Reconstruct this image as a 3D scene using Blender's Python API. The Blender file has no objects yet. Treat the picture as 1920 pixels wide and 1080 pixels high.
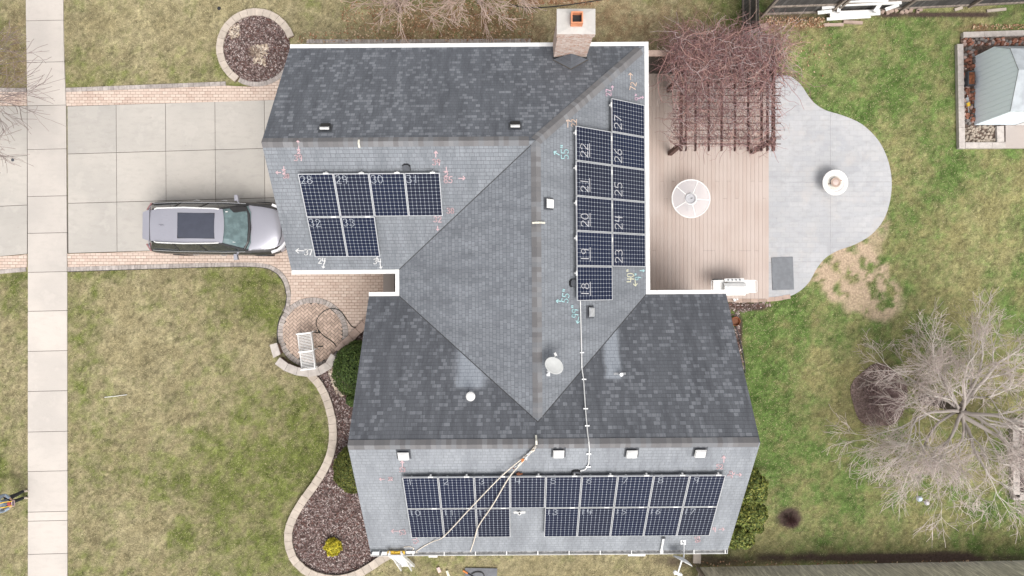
import bpy, bmesh, math, random
import numpy as np
from mathutils import Vector, Matrix, Euler, geometry
random.seed(7); np.random.seed(7)
R_ = math.radians
S = bpy.context.scene; COL = S.collection
# ---------------------------------------------------------------- camera, sky, sun, exposure
CH = 25.6; FPX = 1280.0
cd = bpy.data.cameras.new('camera'); cam = bpy.data.objects.new('camera', cd); COL.objects.link(cam)
cam.location = (0, 0, CH); cam.rotation_euler = (0, 0, 0)
cd.sensor_width = 36; cd.lens = 36 * FPX / 1920; cd.clip_end = 500; cd.clip_start = .5
S.camera = cam
W = bpy.data.worlds.new('World'); S.world = W; W.use_nodes = True
wn = W.node_tree.nodes; wl = W.node_tree.links
bg = wn['Background']; sky = wn.new('ShaderNodeTexSky'); sky.sky_type = 'NISHITA'; sky.sun_disc = False
SUN_EL, SUN_AZ = 58, 155      # azimuth clockwise from +Y (top of the picture)
sky.sun_elevation = R_(SUN_EL); sky.sun_rotation = R_(SUN_AZ); sky.air_density = 1; sky.dust_density = 3
hs = wn.new('ShaderNodeHueSaturation'); hs.inputs['Saturation'].default_value = .13
tint = wn.new('ShaderNodeMix'); tint.data_type = 'RGBA'; tint.blend_type = 'MULTIPLY'; tint.inputs[0].default_value = 1
tint.inputs[7].default_value = (1.0, .975, .965, 1)
wl.new(sky.outputs[0], hs.inputs['Color']); wl.new(hs.outputs[0], tint.inputs[6]); wl.new(tint.outputs[2], bg.inputs[0])
bg.inputs[1].default_value = .15
sd = bpy.data.lights.new('sun', 'SUN'); sd.energy = 1.15; sd.angle = R_(34); sd.color = (1, .96, .9)
sun = bpy.data.objects.new('sun', sd); COL.objects.link(sun)
az = R_(SUN_AZ); el = R_(SUN_EL)
sdir = Vector((math.sin(az) * math.cos(el), math.cos(az) * math.cos(el), math.sin(el)))
sun.rotation_euler = sdir.to_track_quat('Z', 'Y').to_euler(); sun.location = (0, 0, 40)
S.view_settings.view_transform = 'Standard'; S.view_settings.look = 'None'
S.view_settings.exposure = .84; S.view_settings.gamma = 1

# ---------------------------------------------------------------- helpers
def P(px, py, z=0.0):
    """world point seen at photograph position (px,py) when it stands at height z"""
    k = (CH - z) / FPX
    return Vector(((px - 960) * k, (540 - py) * k, z))
def link(o): COL.objects.link(o); return o
def tag(o, label=None, cat=None, group=None, kind=None):
    if label: o['label'] = label
    if cat: o['category'] = cat
    if group: o['group'] = group
    if kind: o['kind'] = kind
    return o
WM = {}
def thing(name, label, cat, loc=(0, 0, 0), rot=None, group=None):
    o = bpy.data.objects.new(name, None); link(o); o.empty_display_size = .3
    o.location = loc
    if rot is not None: o.rotation_euler = rot
    WM[o.name] = Matrix.Translation(Vector(loc)) @ (Euler(rot).to_matrix().to_4x4() if rot is not None else Matrix.Identity(4))
    return tag(o, label, cat, group)
def put(o, parent, local=False):
    if parent is not None:
        o.parent = parent
        if not local: o.matrix_parent_inverse = WM.get(parent.name, Matrix.Identity(4)).inverted()
class MB:
    def __init__(s): s.v = []; s.f = []; s.m = []; s.t = []; s.uv = []
    def face(s, pts, m=0, t=None, uv=None):
        b = len(s.v); s.v += [tuple(p) for p in pts]; s.f.append(tuple(range(b, b + len(pts))))
        s.m.append(m); s.t.append(random.random() if t is None else t); s.uv.append(uv)
    def add(s, V, F, m=0, t=None):
        b = len(s.v); s.v += [tuple(p) for p in V]; t = random.random() if t is None else t
        for f in F: s.f.append(tuple(b + i for i in f)); s.m.append(m); s.t.append(t); s.uv.append(None)
    def box(s, c, size, rz=0, m=0, t=None, M=None):
        x, y, z = [q / 2 for q in size]
        V = [Vector((a * x, b * y, d * z)) for d in (-1, 1) for a, b in ((-1, -1), (1, -1), (1, 1), (-1, 1))]
        Rm = Matrix.Rotation(rz, 3, 'Z') if M is None else M
        s.add([Rm @ q + Vector(c) for q in V], [(3, 2, 1, 0), (4, 5, 6, 7), (0, 1, 5, 4), (1, 2, 6, 5), (2, 3, 7, 6), (3, 0, 4, 7)], m, t)
    def bar(s, a, b, w, h, m=0, t=None, up=(0, 0, 1)):
        a = Vector(a); b = Vector(b); d = (b - a); L = d.length; d.normalize()
        u = Vector(up); sd_ = d.cross(u)
        if sd_.length < 1e-4: sd_ = d.cross(Vector((1, 0, 0)))
        sd_.normalize(); u2 = sd_.cross(d)
        M = Matrix((d, sd_, u2)).transposed()
        s.box((a + b) / 2, (L, w, h), m=m, t=t, M=M)
    def tube(s, pts, r, n=8, m=0, t=None, caps=True):
        pts = [Vector(p) for p in pts]
        rs = r if isinstance(r, (list, tuple)) else [r] * len(pts)
        V = []; F = []; prev = None
        for i, p in enumerate(pts):
            d = (pts[min(i + 1, len(pts) - 1)] - pts[max(i - 1, 0)]).normalized()
            if prev is None:
                a = d.cross(Vector((0, 0, 1)));
                if a.length < 1e-3: a = d.cross(Vector((1, 0, 0)))
                a.normalize()
            else:
                a = prev - d * prev.dot(d)
                if a.length < 1e-4: a = d.cross(Vector((1, 0, 0)))
                a.normalize()
            prev = a; b = d.cross(a)
            for k in range(n):
                w = 2 * math.pi * k / n; V.append(p + (a * math.cos(w) + b * math.sin(w)) * rs[i])
        for i in range(len(pts) - 1):
            for k in range(n):
                F.append((i * n + k, i * n + (k + 1) % n, (i + 1) * n + (k + 1) % n, (i + 1) * n + k))
        if caps:
            F.append(tuple(reversed(range(n)))); F.append(tuple(range((len(pts) - 1) * n, len(pts) * n)))
        s.add(V, F, m, t)
    def lathe(s, c, prof, n=32, m=0, t=None, M=None):
        c = Vector(c); V = []; F = []
        for r, z in prof:
            for k in range(n):
                w = 2 * math.pi * k / n; q = Vector((r * math.cos(w), r * math.sin(w), z))
                V.append((M @ q if M else q) + c)
        for i in range(len(prof) - 1):
            for k in range(n): F.append((i * n + k, i * n + (k + 1) % n, (i + 1) * n + (k + 1) % n, (i + 1) * n + k))
        s.add(V, F, m, t)
    def prism(s, pts, z0, z1, m=0, t=None):
        n = len(pts); P2 = [Vector((p[0], p[1], 0)) for p in pts]
        ar = sum(P2[i].x * P2[(i + 1) % n].y - P2[(i + 1) % n].x * P2[i].y for i in range(n))
        if ar < 0: P2.reverse()
        V = [Vector((p.x, p.y, z0)) for p in P2] + [Vector((p.x, p.y, z1)) for p in P2]
        F = [(i, (i + 1) % n, n + (i + 1) % n, n + i) for i in range(n)]
        if n > 4:
            for a, b, c in geometry.tessellate_polygon([P2]):
                if (P2[b] - P2[a]).cross(P2[c] - P2[a]).z < 0: b, c = c, b
                F.append((n + a, n + b, n + c))
        else: F.append(tuple(range(n, 2 * n)))
        s.add(V, F, m, t)
    def build(s, name, mats, parent=None, smooth=False, local=False, label=None):
        me = bpy.data.meshes.new(name); me.from_pydata(s.v, [], s.f)
        if not isinstance(mats, (list, tuple)): mats = [mats]
        for q in mats: me.materials.append(q)
        me.polygons.foreach_set('material_index', s.m)
        at = me.attributes.new('tone', 'FLOAT', 'FACE'); at.data.foreach_set('value', s.t)
        if any(u is not None for u in s.uv):
            l = me.uv_layers.new(name='UVMap'); i = 0
            for f, u in zip(s.f, s.uv):
                for k in range(len(f)):
                    l.data[i].uv = u[k] if u else (0, 0); i += 1
        if smooth: me.polygons.foreach_set('use_smooth', [True] * len(s.f))
        me.update(); o = bpy.data.objects.new(name, me); link(o); put(o, parent, local)
        WM[o.name] = (WM.get(parent.name, Matrix.Identity(4)) if (local and parent) else Matrix.Identity(4))
        if label: o['label'] = label
        return o
def npmesh(name, V, F, mat, attr=None, k=4, parent=None):
    """fast mesh from numpy arrays; attr = dict name -> per face rgb"""
    me = bpy.data.meshes.new(name); nf = len(F)
    me.vertices.add(len(V)); me.vertices.foreach_set('co', np.asarray(V, np.float32).ravel())
    me.loops.add(nf * k); me.loops.foreach_set('vertex_index', np.asarray(F, np.int32).ravel())
    me.polygons.add(nf); me.polygons.foreach_set('loop_start', np.arange(nf, dtype=np.int32) * k)
    me.polygons.foreach_set('loop_total', np.full(nf, k, np.int32))
    me.update(calc_edges=True); me.materials.append(mat)
    for an, (dom, arr) in (attr or {}).items():
        a = me.attributes.new(an, 'FLOAT_COLOR', dom); arr = np.asarray(arr, np.float32)
        a.data.foreach_set('color', np.concatenate([arr, np.ones((len(arr), 1), np.float32)], 1).ravel())
    o = bpy.data.objects.new(name, me); link(o); put(o, parent); return o
def smooth_path(pts, n=8, closed=False):
    pts = [Vector(p) for p in pts]; out = []; N = len(pts)
    rng = range(N) if closed else range(N - 1)
    for i in rng:
        if closed: p0, p1, p2, p3 = pts[i - 1], pts[i], pts[(i + 1) % N], pts[(i + 2) % N]
        else: p0, p1, p2, p3 = pts[max(i - 1, 0)], pts[i], pts[i + 1], pts[min(i + 2, N - 1)]
        for k in range(n):
            t = k / n
            out.append(.5 * ((2 * p1) + (p2 - p0) * t + (2 * p0 - 5 * p1 + 4 * p2 - p3) * t * t + (3 * p1 - p0 - 3 * p2 + p3) * t ** 3))
    if not closed: out.append(pts[-1])
    return out
def px_path(pts, z=0, n=8, closed=False): return smooth_path([P(a, b, z) for a, b in pts], n, closed)
def resample(path, step):
    out = [path[0]]; acc = 0
    for a, b in zip(path, path[1:]):
        L = (b - a).length
        while L > 0 and acc + L >= step:
            t = (step - acc) / L; a = a.lerp(b, t); out.append(a); L = (b - a).length; acc = 0
        acc += L
    return out
def course(mb, path, width, length, z0, z1, gap=.006, m=0, jit=0.0, off=0.0):
    pts = resample(path, length)
    nrm = []
    for i in range(len(pts)):
        d = (pts[min(i + 1, len(pts) - 1)] - pts[max(i - 1, 0)]); d.z = 0; d.normalize(); nrm.append(Vector((-d.y, d.x, 0)))
    for i in range(len(pts) - 1):
        a, b = pts[i], pts[i + 1]; d = (b - a).normalized() * gap
        na, nb = nrm[i], nrm[i + 1]; w = width / 2; j = random.uniform(-jit, jit); j2 = random.uniform(-jit, jit) * .6
        q = [a + d + na * (w + off + j), a + d - na * (w - off - j), b - d - nb * (w - off - j), b - d + nb * (w + off + j)]
        mb.prism(q, z0, z1 + j2, m)

# ---------------------------------------------------------------- materials
def newmat(name, rough=.8, spec=.3, metal=0):
    m = bpy.data.materials.new(name); m.use_nodes = True; nt = m.node_tree; b = nt.nodes['Principled BSDF']
    b.inputs['Roughness'].default_value = rough; b.inputs['Specular IOR Level'].default_value = spec; b.inputs['Metallic'].default_value = metal
    return m, nt, b
def N(nt, t, **kw):
    n = nt.nodes.new(t)
    for k, v in kw.items(): setattr(n, k, v)
    return n
def sett(nt, sock, v):
    if isinstance(v, bpy.types.NodeSocket): nt.links.new(v, sock)
    else: sock.default_value = v
def math_(nt, op, a, b=0.0, c=0.0, clamp=False):
    n = N(nt, 'ShaderNodeMath', operation=op, use_clamp=clamp)
    sett(nt, n.inputs[0], a); sett(nt, n.inputs[1], b); sett(nt, n.inputs[2], c); return n.outputs[0]
def mix(nt, f, a, b, mode='MIX'):
    n = N(nt, 'ShaderNodeMix', data_type='RGBA', blend_type=mode)
    sett(nt, n.inputs[0], f)
    for s_, v in ((n.inputs[6], a), (n.inputs[7], b)):
        sett(nt, s_, v if isinstance(v, bpy.types.NodeSocket) else (*v[:3], 1))
    return n.outputs[2]
def smooth(nt, v, lo, hi):
    n = N(nt, 'ShaderNodeMapRange', interpolation_type='SMOOTHSTEP'); sett(nt, n.inputs[0], v)
    sett(nt, n.inputs[1], lo); sett(nt, n.inputs[2], hi); return n.outputs[0]
def wpos(nt): return N(nt, 'ShaderNodeNewGeometry').outputs['Position']
def noise(nt, scale, detail=4, rough=.6, vec=None, stretch=None):
    v = vec if vec is not None else wpos(nt)
    if stretch:
        mp = N(nt, 'ShaderNodeMapping'); nt.links.new(v, mp.inputs[0]); mp.inputs['Scale'].default_value = stretch; v = mp.outputs[0]
    n = N(nt, 'ShaderNodeTexNoise'); nt.links.new(v, n.inputs['Vector'])
    n.inputs['Scale'].default_value = scale; n.inputs['Detail'].default_value = detail; n.inputs['Roughness'].default_value = rough
    return n.outputs[0]
def bump(nt, b, h, dist, strength=1):
    n = N(nt, 'ShaderNodeBump'); nt.links.new(h, n.inputs['Height']); n.inputs['Distance'].default_value = dist; n.inputs['Strength'].default_value = strength
    nt.links.new(n.outputs[0], b.inputs['Normal'])
def tone(nt):
    n = N(nt, 'ShaderNodeAttribute'); n.attribute_name = 'tone'; return n.outputs['Fac']
def cmul(c, k): return tuple(min(1, q * k) for q in c)
def simple(name, c, rough=.6, spec=.4, metal=0, var=.12, nscale=6, tvar=.0, bmp=0.0, bs=40):
    m, nt, b = newmat(name, rough, spec, metal)
    col = mix(nt, smooth(nt, noise(nt, nscale), .35, .65), cmul(c, 1 - var), cmul(c, 1 + var))
    if tvar:
        col = mix(nt, 1.0, col, mix(nt, tone(nt), (1 - tvar,) * 3, (1, 1, 1)), 'MULTIPLY')
    nt.links.new(col, b.inputs['Base Color'])
    if bmp: bump(nt, b, noise(nt, bs, 3), bmp)
    return m
M = {}
M['white'] = simple('white_painted_metal', (.66, .66, .65), .45, .4, var=.1, nscale=2.2)
M['vinyl'] = simple('white_vinyl', (.74, .74, .73), .5, .4, var=.04)
M['black'] = simple('black_plastic', (.02, .02, .022), .5)
M['dark'] = simple('dark_grey_plastic', (.06, .065, .075), .6)
M['metal'] = simple('galvanised_metal', (.55, .56, .57), .4, .5, .6, var=.12)
M['alu'] = simple('aluminium_frame', (.5, .51, .53), .35, .5, .35, var=.04)
M['chrome'] = simple('chrome_trim', (.7, .7, .71), .15, .5, .9, var=.02)
M['siding'] = simple('beige_siding', (.5, .45, .38), .7)
M['darkwood'] = simple('stained_red_brown_wood', (.12, .065, .055), .75, var=.35, nscale=9, tvar=.3)
M['hose'] = simple('black_hose_rubber', (.015, .017, .016), .45)
M['rope'] = simple('cream_rope', (.62, .56, .48), .8, var=.2, nscale=25)
M['yellow'] = simple('yellow_fibreglass', (.75, .48, .04), .5)
M['orange'] = simple('orange_webbing', (.6, .2, .05), .6)
M['rust'] = simple('rusty_metal', (.2, .07, .03), .8, var=.5)
def concrete(name, c, joints=None, stain=.10, warm=(.9, .97, 1.0)):
    m, nt, b = newmat(name, .85, .2)
    big = smooth(nt, noise(nt, .55, 3, .5), .35, .68); fine = noise(nt, 30, 4, .7); mid = noise(nt, 4, 5, .65, stretch=(.6, 1.4, 1))
    col = mix(nt, big, cmul(c, 1.0), tuple(q * w * .88 for q, w in zip(c, (.99, 1.0, 1.01))))
    col = mix(nt, math_(nt, 'MULTIPLY', smooth(nt, mid, .45, .75), stain * 4), col, cmul(c, .8))
    col = mix(nt, smooth(nt, fine, .3, .7), mix(nt, .0, col, col), mix(nt, .12, col, cmul(c, .55)))
    col = mix(nt, 1.0, col, mix(nt, tone(nt), (.85, .86, .87), (1, 1, 1)), 'MULTIPLY')
    blot = smooth(nt, noise(nt, 1.1, 5, .62), .55, .63); col = mix(nt, math_(nt, 'MULTIPLY', blot, stain * 1.5), col, cmul(c, 1.15))
    spots = smooth(nt, noise(nt, 7, 2, .5), .70, .78); col = mix(nt, math_(nt, 'MULTIPLY', spots, stain * 2.5), col, cmul(c, .6))
    nt.links.new(col, b.inputs['Base Color']); bump(nt, b, fine, .003); return m
M['sidewalk'] = concrete('sidewalk_concrete', (.55, .505, .46))
M['drive'] = concrete('driveway_concrete', (.475, .445, .405), stain=.14)
M['patio'] = concrete('stamped_patio_concrete', (.44, .445, .46), stain=.2)
_nt = M['patio'].node_tree; _b = _nt.nodes['Principled BSDF']; _src = _b.inputs['Base Color'].links[0].from_socket
_br = N(_nt, 'ShaderNodeTexBrick'); _nt.links.new(wpos(_nt), _br.inputs['Vector']); _br.inputs['Scale'].default_value = 1; _br.inputs['Brick Width'].default_value = .32; _br.inputs['Row Height'].default_value = .19; _br.inputs['Mortar Size'].default_value = .008
_br.inputs['Color1'].default_value = (.95, .95, .955, 1); _br.inputs['Color2'].default_value = (1.03, 1.02, 1.0, 1); _br.inputs['Mortar'].default_value = (.90, .89, .88, 1)
_c2 = mix(_nt, 1, _src, _br.outputs['Color'], 'MULTIPLY'); _c2 = mix(_nt, math_(_nt, 'MULTIPLY', smooth(_nt, noise(_nt, 1.3, 5, .7), .5, .72), .35), _c2, (.47, .43, .40)); _nt.links.new(_c2, _b.inputs['Base Color'])
M['porch'] = concrete('porch_concrete', (.42, .37, .34))
M['crown'] = concrete('mortar_crown', (.5, .48, .45), stain=.2)
M['joint'] = simple('joint_dirt', (.08, .07, .06), .95)
M['stonecap'] = simple('tan_cap_stone', (.47, .41, .35), .85, .2, var=.08, nscale=5, tvar=.16, bmp=.003)
M['pinkcap'] = simple('pinkish_cap_stone', (.42, .32, .27), .85, .2, var=.1, tvar=.2, bmp=.003)
M['wallcap'] = simple('grey_beige_wall_cap', (.46, .42, .39), .85, .2, var=.1, tvar=.12, bmp=.003)
M['wallface'] = simple('red_brown_wall_block', (.19, .125, .10), .9, .2, var=.2, tvar=.3)
M['greypaver'] = simple('grey_border_paver', (.40, .36, .335), .85, .2, var=.15, nscale=8, tvar=.28)
M['paver'] = simple('tan_pink_paver', (.50, .385, .315), .85, .2, var=.1, nscale=8, tvar=.3)
def paver_brick():
    m, nt, b = newmat('tan_pink_paver_field', .85, .2)
    br = N(nt, 'ShaderNodeTexBrick'); nt.links.new(wpos(nt), br.inputs['Vector'])
    br.inputs['Scale'].default_value = 1; br.inputs['Brick Width'].default_value = .2; br.inputs['Row Height'].default_value = .11
    br.inputs['Mortar Size'].default_value = .008; br.inputs['Mortar Smooth'].default_value = .3
    br.inputs['Color1'].default_value = (.47, .36, .30, 1); br.inputs['Color2'].default_value = (.58, .48, .41, 1); br.inputs['Mortar'].default_value = (.2, .145, .115, 1)
    nn = smooth(nt, noise(nt, 2.5, 3), .42, .6)
    col = mix(nt, math_(nt, 'MULTIPLY', nn, .4), br.outputs['Color'], (.50, .40, .34))
    col = mix(nt, math_(nt, 'MULTIPLY', smooth(nt, noise(nt, .8, 3), .4, .7), .25), col, (.6, .5, .43))
    nt.links.new(col, b.inputs['Base Color']); bump(nt, b, math_(nt, 'SUBTRACT', 1, br.outputs['Fac']), .006); return m
M['paverfield'] = paver_brick()
def brick_wall():
    m, nt, b = newmat('weathered_pale_brick', .9, .2)
    tc = N(nt, 'ShaderNodeTexCoord'); g = wpos(nt); sx = N(nt, 'ShaderNodeSeparateXYZ'); nt.links.new(g, sx.inputs[0])
    cb = N(nt, 'ShaderNodeCombineXYZ'); nt.links.new(math_(nt, 'ADD', sx.outputs[0], sx.outputs[1]), cb.inputs[0]); nt.links.new(sx.outputs[2], cb.inputs[1])
    br = N(nt, 'ShaderNodeTexBrick'); nt.links.new(cb.outputs[0], br.inputs['Vector']); br.inputs['Scale'].default_value = 1
    br.inputs['Brick Width'].default_value = .21; br.inputs['Row Height'].default_value = .075; br.inputs['Mortar Size'].default_value = .008
    br.inputs['Color1'].default_value = (.45, .24, .17, 1); br.inputs['Color2'].default_value = (.52, .40, .34, 1); br.inputs['Mortar'].default_value = (.42, .38, .34, 1)
    col = mix(nt, smooth(nt, noise(nt, 9, 4, .7, stretch=(1, 1, 3)), .48, .56), br.outputs['Color'], (.64, .56, .51))
    nt.links.new(col, b.inputs['Base Color']); bump(nt, b, math_(nt, 'ADD', math_(nt, 'MULTIPLY', br.outputs['Fac'], -1), noise(nt, 30)), .01); return m
M['brick'] = brick_wall()
def vcol(name, rough=.95, attr='Col', var=.25, scale=22, bmp=.0, spec=.1):
    m, nt, b = newmat(name, rough, spec)
    a = N(nt, 'ShaderNodeAttribute'); a.attribute_name = attr
    col = a.outputs['Color']
    if var:
        f = noise(nt, scale, 5, .75); col = mix(nt, smooth(nt, f, .3, .7), mix(nt, 1, col, (1 - var,) * 3, 'MULTIPLY'), mix(nt, 1, col, (1 + var, 1 + var, 1 + var), 'MULTIPLY'))
        if bmp: bump(nt, b, f, bmp)
    nt.links.new(col, b.inputs['Base Color']); return m
M['soil'] = vcol('lawn_ground', var=.3, scale=14, bmp=.02)
M['blade'] = vcol('grass_blades', var=0, rough=.8, spec=.15)
M['chip'] = vcol('mulch_chips', var=0, rough=.9)
M['leaf'] = vcol('shrub_leaves', var=0, rough=.65, spec=.3)
M['twig'] = vcol('twigs', var=0, rough=.85)

def shingle(name, base, tab, lo, streak=0.5, washes=(), patch=.5, line=.55):
    """architectural shingles: courses along UV v, tabs of random tone; lo = share of dark tabs"""
    m, nt, b = newmat(name, .93, .15)
    uv = N(nt, 'ShaderNodeUVMap').outputs[0]
    def brk(w, h, off, freq=2):
        mp = N(nt, 'ShaderNodeMapping'); nt.links.new(uv, mp.inputs[0]); mp.inputs['Location'].default_value = (off, 0, 0)
        q = N(nt, 'ShaderNodeTexBrick', offset=.37, offset_frequency=freq, squash=1.35, squash_frequency=3); nt.links.new(mp.outputs[0], q.inputs['Vector'])
        q.inputs['Scale'].default_value = 1; q.inputs['Brick Width'].default_value = w; q.inputs['Row Height'].default_value = h
        q.inputs['Mortar Size'].default_value = .006; q.inputs['Mortar Smooth'].default_value = .4
        q.inputs['Color1'].default_value = (0, 0, 0, 1); q.inputs['Color2'].default_value = (1, 1, 1, 1); q.inputs['Mortar'].default_value = (.0, .0, .0, 1)
        return q
    b1 = brk(.14, .124, 0); b2 = brk(.25, .124, .31, 3)
    g1 = N(nt, 'ShaderNodeRGBToBW'); nt.links.new(b1.outputs['Color'], g1.inputs[0])
    g2 = N(nt, 'ShaderNodeRGBToBW'); nt.links.new(b2.outputs['Color'], g2.inputs[0])
    rnd = math_(nt, 'ADD', math_(nt, 'MULTIPLY', g1.outputs[0], .86), math_(nt, 'MULTIPLY', g2.outputs[0], .14))
    col_n = smooth(nt, noise(nt, .9, 3, .6, vec=uv, stretch=(1.6, .55, 1)), .33, .67)
    streaks = noise(nt, 1.6, 3, .6, vec=uv, stretch=(3.6, .55, 1))
    amt = math_(nt, 'ADD', math_(nt, 'MULTIPLY', col_n, patch), math_(nt, 'MULTIPLY', streaks, streak))
    thr = math_(nt, 'SUBTRACT', lo + (patch + streak) * .5, amt)
    n_ = N(nt, 'ShaderNodeMapRange'); sett(nt, n_.inputs[0], rnd); sett(nt, n_.inputs[1], thr); sett(nt, n_.inputs[2], math_(nt, 'ADD', thr, .34))
    tabm = n_.outputs[0]
    col = mix(nt, tabm, base, tab)
    # broad fading
    wea = noise(nt, 1.0, 4, .65, vec=uv, stretch=(2.2, .5, 1)); col = mix(nt, 1.0, col, mix(nt, smooth(nt, wea, .3, .7), (.80, .80, .80), (1.14, 1.14, 1.13)), 'MULTIPLY')
    col = mix(nt, math_(nt, 'MULTIPLY', smooth(nt, streaks, .3, .75), .45), col, mix(nt, .5, base, tab))
    for (x, y0, y1, w, s_) in washes:   # cleaner bands running down slope under metal vents
        sp = N(nt, 'ShaderNodeSeparateXYZ'); nt.links.new(wpos(nt), sp.inputs[0])
        wob = math_(nt, 'MULTIPLY', math_(nt, 'SUBTRACT', noise(nt, 2.5, 3), .5), .25)
        dx = math_(nt, 'ABSOLUTE', math_(nt, 'SUBTRACT', math_(nt, 'ADD', sp.outputs[0], wob), x))
        mx = math_(nt, 'SUBTRACT', 1, smooth(nt, dx, w * .55, w * 1.35))
        my = math_(nt, 'MULTIPLY', smooth(nt, sp.outputs[1], y0 - .05, y0 + .1), math_(nt, 'SUBTRACT', 1, smooth(nt, sp.outputs[1], y1 - .3, y1 + .2)))
        col = mix(nt, math_(nt, 'MULTIPLY', math_(nt, 'MULTIPLY', mx, my), s_), col, mix(nt, .85, tab, (.34, .37, .41)))
    fine = noise(nt, 60, 3, .8)
    col = mix(nt, 1.0, col, mix(nt, smooth(nt, fine, .3, .7), (.86, .86, .86), (1.12, 1.12, 1.12)), 'MULTIPLY')
    lines = math_(nt, 'MAXIMUM', b1.outputs['Fac'], math_(nt, 'MULTIPLY', b2.outputs['Fac'], .5))
    col = mix(nt, math_(nt, 'MULTIPLY', lines, line), col, cmul(base, .45))
    nt.links.new(col, b.inputs['Base Color'])
    # course butt relief
    sv = N(nt, 'ShaderNodeSeparateXYZ'); nt.links.new(uv, sv.inputs[0])
    saw = math_(nt, 'SUBTRACT', 1, math_(nt, 'FRACT', math_(nt, 'DIVIDE', sv.outputs[1], .124)))
    h = math_(nt, 'ADD', math_(nt, 'MULTIPLY', saw, .7), math_(nt, 'ADD', math_(nt, 'MULTIPLY', tabm, .35), math_(nt, 'MULTIPLY', fine, .25)))
    bump(nt, b, h, .012, .8); return m
M['shN'] = shingle('algae_stained_shingles_garage', (.104, .112, .128), (.20, .213, .237), .56, streak=.75, patch=.3, line=.38)
M['shSN'] = shingle('algae_stained_shingles_south_wing', (.10, .106, .119), (.188, .199, .22), .58, streak=.75, patch=.4, line=.38,
                    washes=[(-1.25, -3.0, -.55, .44, 1.0), (3.08, -2.75, -.9, .24, .95)])
M['shG'] = shingle('grey_shingles_garage_south', (.185, .20, .22), (.215, .23, .252), .3, line=.6)
M['shW'] = shingle('grey_shingles_centre_west', (.16, .172, .192), (.205, .22, .243), .3, line=.6)
M['shE'] = shingle('grey_shingles_centre_east', (.175, .188, .207), (.20, .214, .235), .3, line=.5)
M['shS'] = shingle('pale_grey_shingles_south', (.225, .24, .262), (.25, .266, .288), .3, line=.4)
M['caps'] = None
def capmat():
    m, nt, b = newmat('ridge_cap_shingles', .93, .15)
    cr = N(nt, 'ShaderNodeValToRGB'); nt.links.new(tone(nt), cr.inputs[0]); cr.color_ramp.interpolation = 'CONSTANT'
    e = cr.color_ramp.elements; e[0].color = (.138, .136, .140, 1); e[1].position = .25; e[1].color = (.148, .145, .148, 1)
    for p_, c in ((.5, (.166, .164, .168, 1)), (.72, (.195, .197, .205, 1)), (.9, (.17, .175, .185, 1))):
        q = e.new(p_); q.color = c
    col = mix(nt, 1, cr.outputs[0], mix(nt, noise(nt, 50, 3), (.8, .8, .8), (1.2, 1.2, 1.2)), 'MULTIPLY')
    nt.links.new(col, b.inputs['Base Color']); return m
M['caps'] = capmat()
def cells():
    m, nt, b = newmat('solar_cells_under_glass', .09, .12)
    uv = N(nt, 'ShaderNodeUVMap').outputs[0]; sp = N(nt, 'ShaderNodeSeparateXYZ'); nt.links.new(uv, sp.inputs[0])
    fx = math_(nt, 'ABSOLUTE', math_(nt, 'SUBTRACT', math_(nt, 'FRACT', sp.outputs[0]), .5))
    fy = math_(nt, 'ABSOLUTE', math_(nt, 'SUBTRACT', math_(nt, 'FRACT', sp.outputs[1]), .5))
    l = math_(nt, 'MAXIMUM', smooth(nt, fx, .455, .485), smooth(nt, fy, .455, .485))
    l = math_(nt, 'MAXIMUM', math_(nt, 'MULTIPLY', l, .52), smooth(nt, math_(nt, 'ADD', fx, fy), .84, .9))
    ob = N(nt, 'ShaderNodeObjectInfo').outputs['Random']
    base = mix(nt, noise(nt, 1.5, 2), (.006, .009, .025), (.009, .014, .038))
    base = mix(nt, math_(nt, 'MULTIPLY', ob, .55), base, (.016, .017, .026))
    nt.links.new(mix(nt, l, base, (.42, .46, .52)), b.inputs['Base Color'])
    b.inputs['Roughness'].default_value = .14; return m
M['cells'] = cells()
def chalk(name, c):
    m, nt, b = newmat(name, .95, .1)
    nt.links.new(mix(nt, smooth(nt, noise(nt, 45, 3), .35, .65), cmul(c, .72), c), b.inputs['Base Color']); return m
CK = {'v': chalk('thin_white_chalk', (.5, .5, .52)), 'w': chalk('white_chalk', (.68, .68, .68)), 'p': chalk('pink_chalk', (.56, .40, .42)), 'c': chalk('cyan_chalk', (.38, .6, .62)),
      'o': chalk('orange_chalk', (.66, .5, .4)), 'y': chalk('yellow_chalk', (.68, .67, .5)), 'm': chalk('magenta_chalk', (.6, .42, .5))}
CKP = chalk('faint_chalk_on_glass', (.42, .45, .5))

# ---------------------------------------------------------------- numpy noise fields and lawn
_rs = np.random.RandomState(3); _L = _rs.rand(256, 256)
def vn(x, y, s, seed=0):
    x = x * s + seed * 17.3 + 500; y = y * s + seed * 9.1 + 500
    xi = np.floor(x).astype(int); yi = np.floor(y).astype(int); fx = x - xi; fy = y - yi
    fx = fx * fx * (3 - 2 * fx); fy = fy * fy * (3 - 2 * fy)
    g = lambda a, b: _L[a % 256, b % 256]
    return (g(xi, yi) * (1 - fx) + g(xi + 1, yi) * fx) * (1 - fy) + (g(xi, yi + 1) * (1 - fx) + g(xi + 1, yi + 1) * fx) * fy
def fbm(x, y, s, seed=0, o=4):
    t = 0; a = .5; n = 0
    for i in range(o): t = t + a * vn(x, y, s * 2 ** i, seed + i * 3); n += a; a *= .58
    return t / n
def blob(x, y, cx, cy, rx, ry, soft=.6):
    c = P(cx, cy); d = np.sqrt(((x - c.x) / (rx / 50)) ** 2 + ((y - c.y) / (ry / 50)) ** 2) + (fbm(x, y, 1.1, 5) - .5) * 1.0
    return np.clip((1 + soft * .5 - d) / soft, 0, 1)
def lerp(a, b, t): return a + (b - a) * t[..., None]
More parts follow.
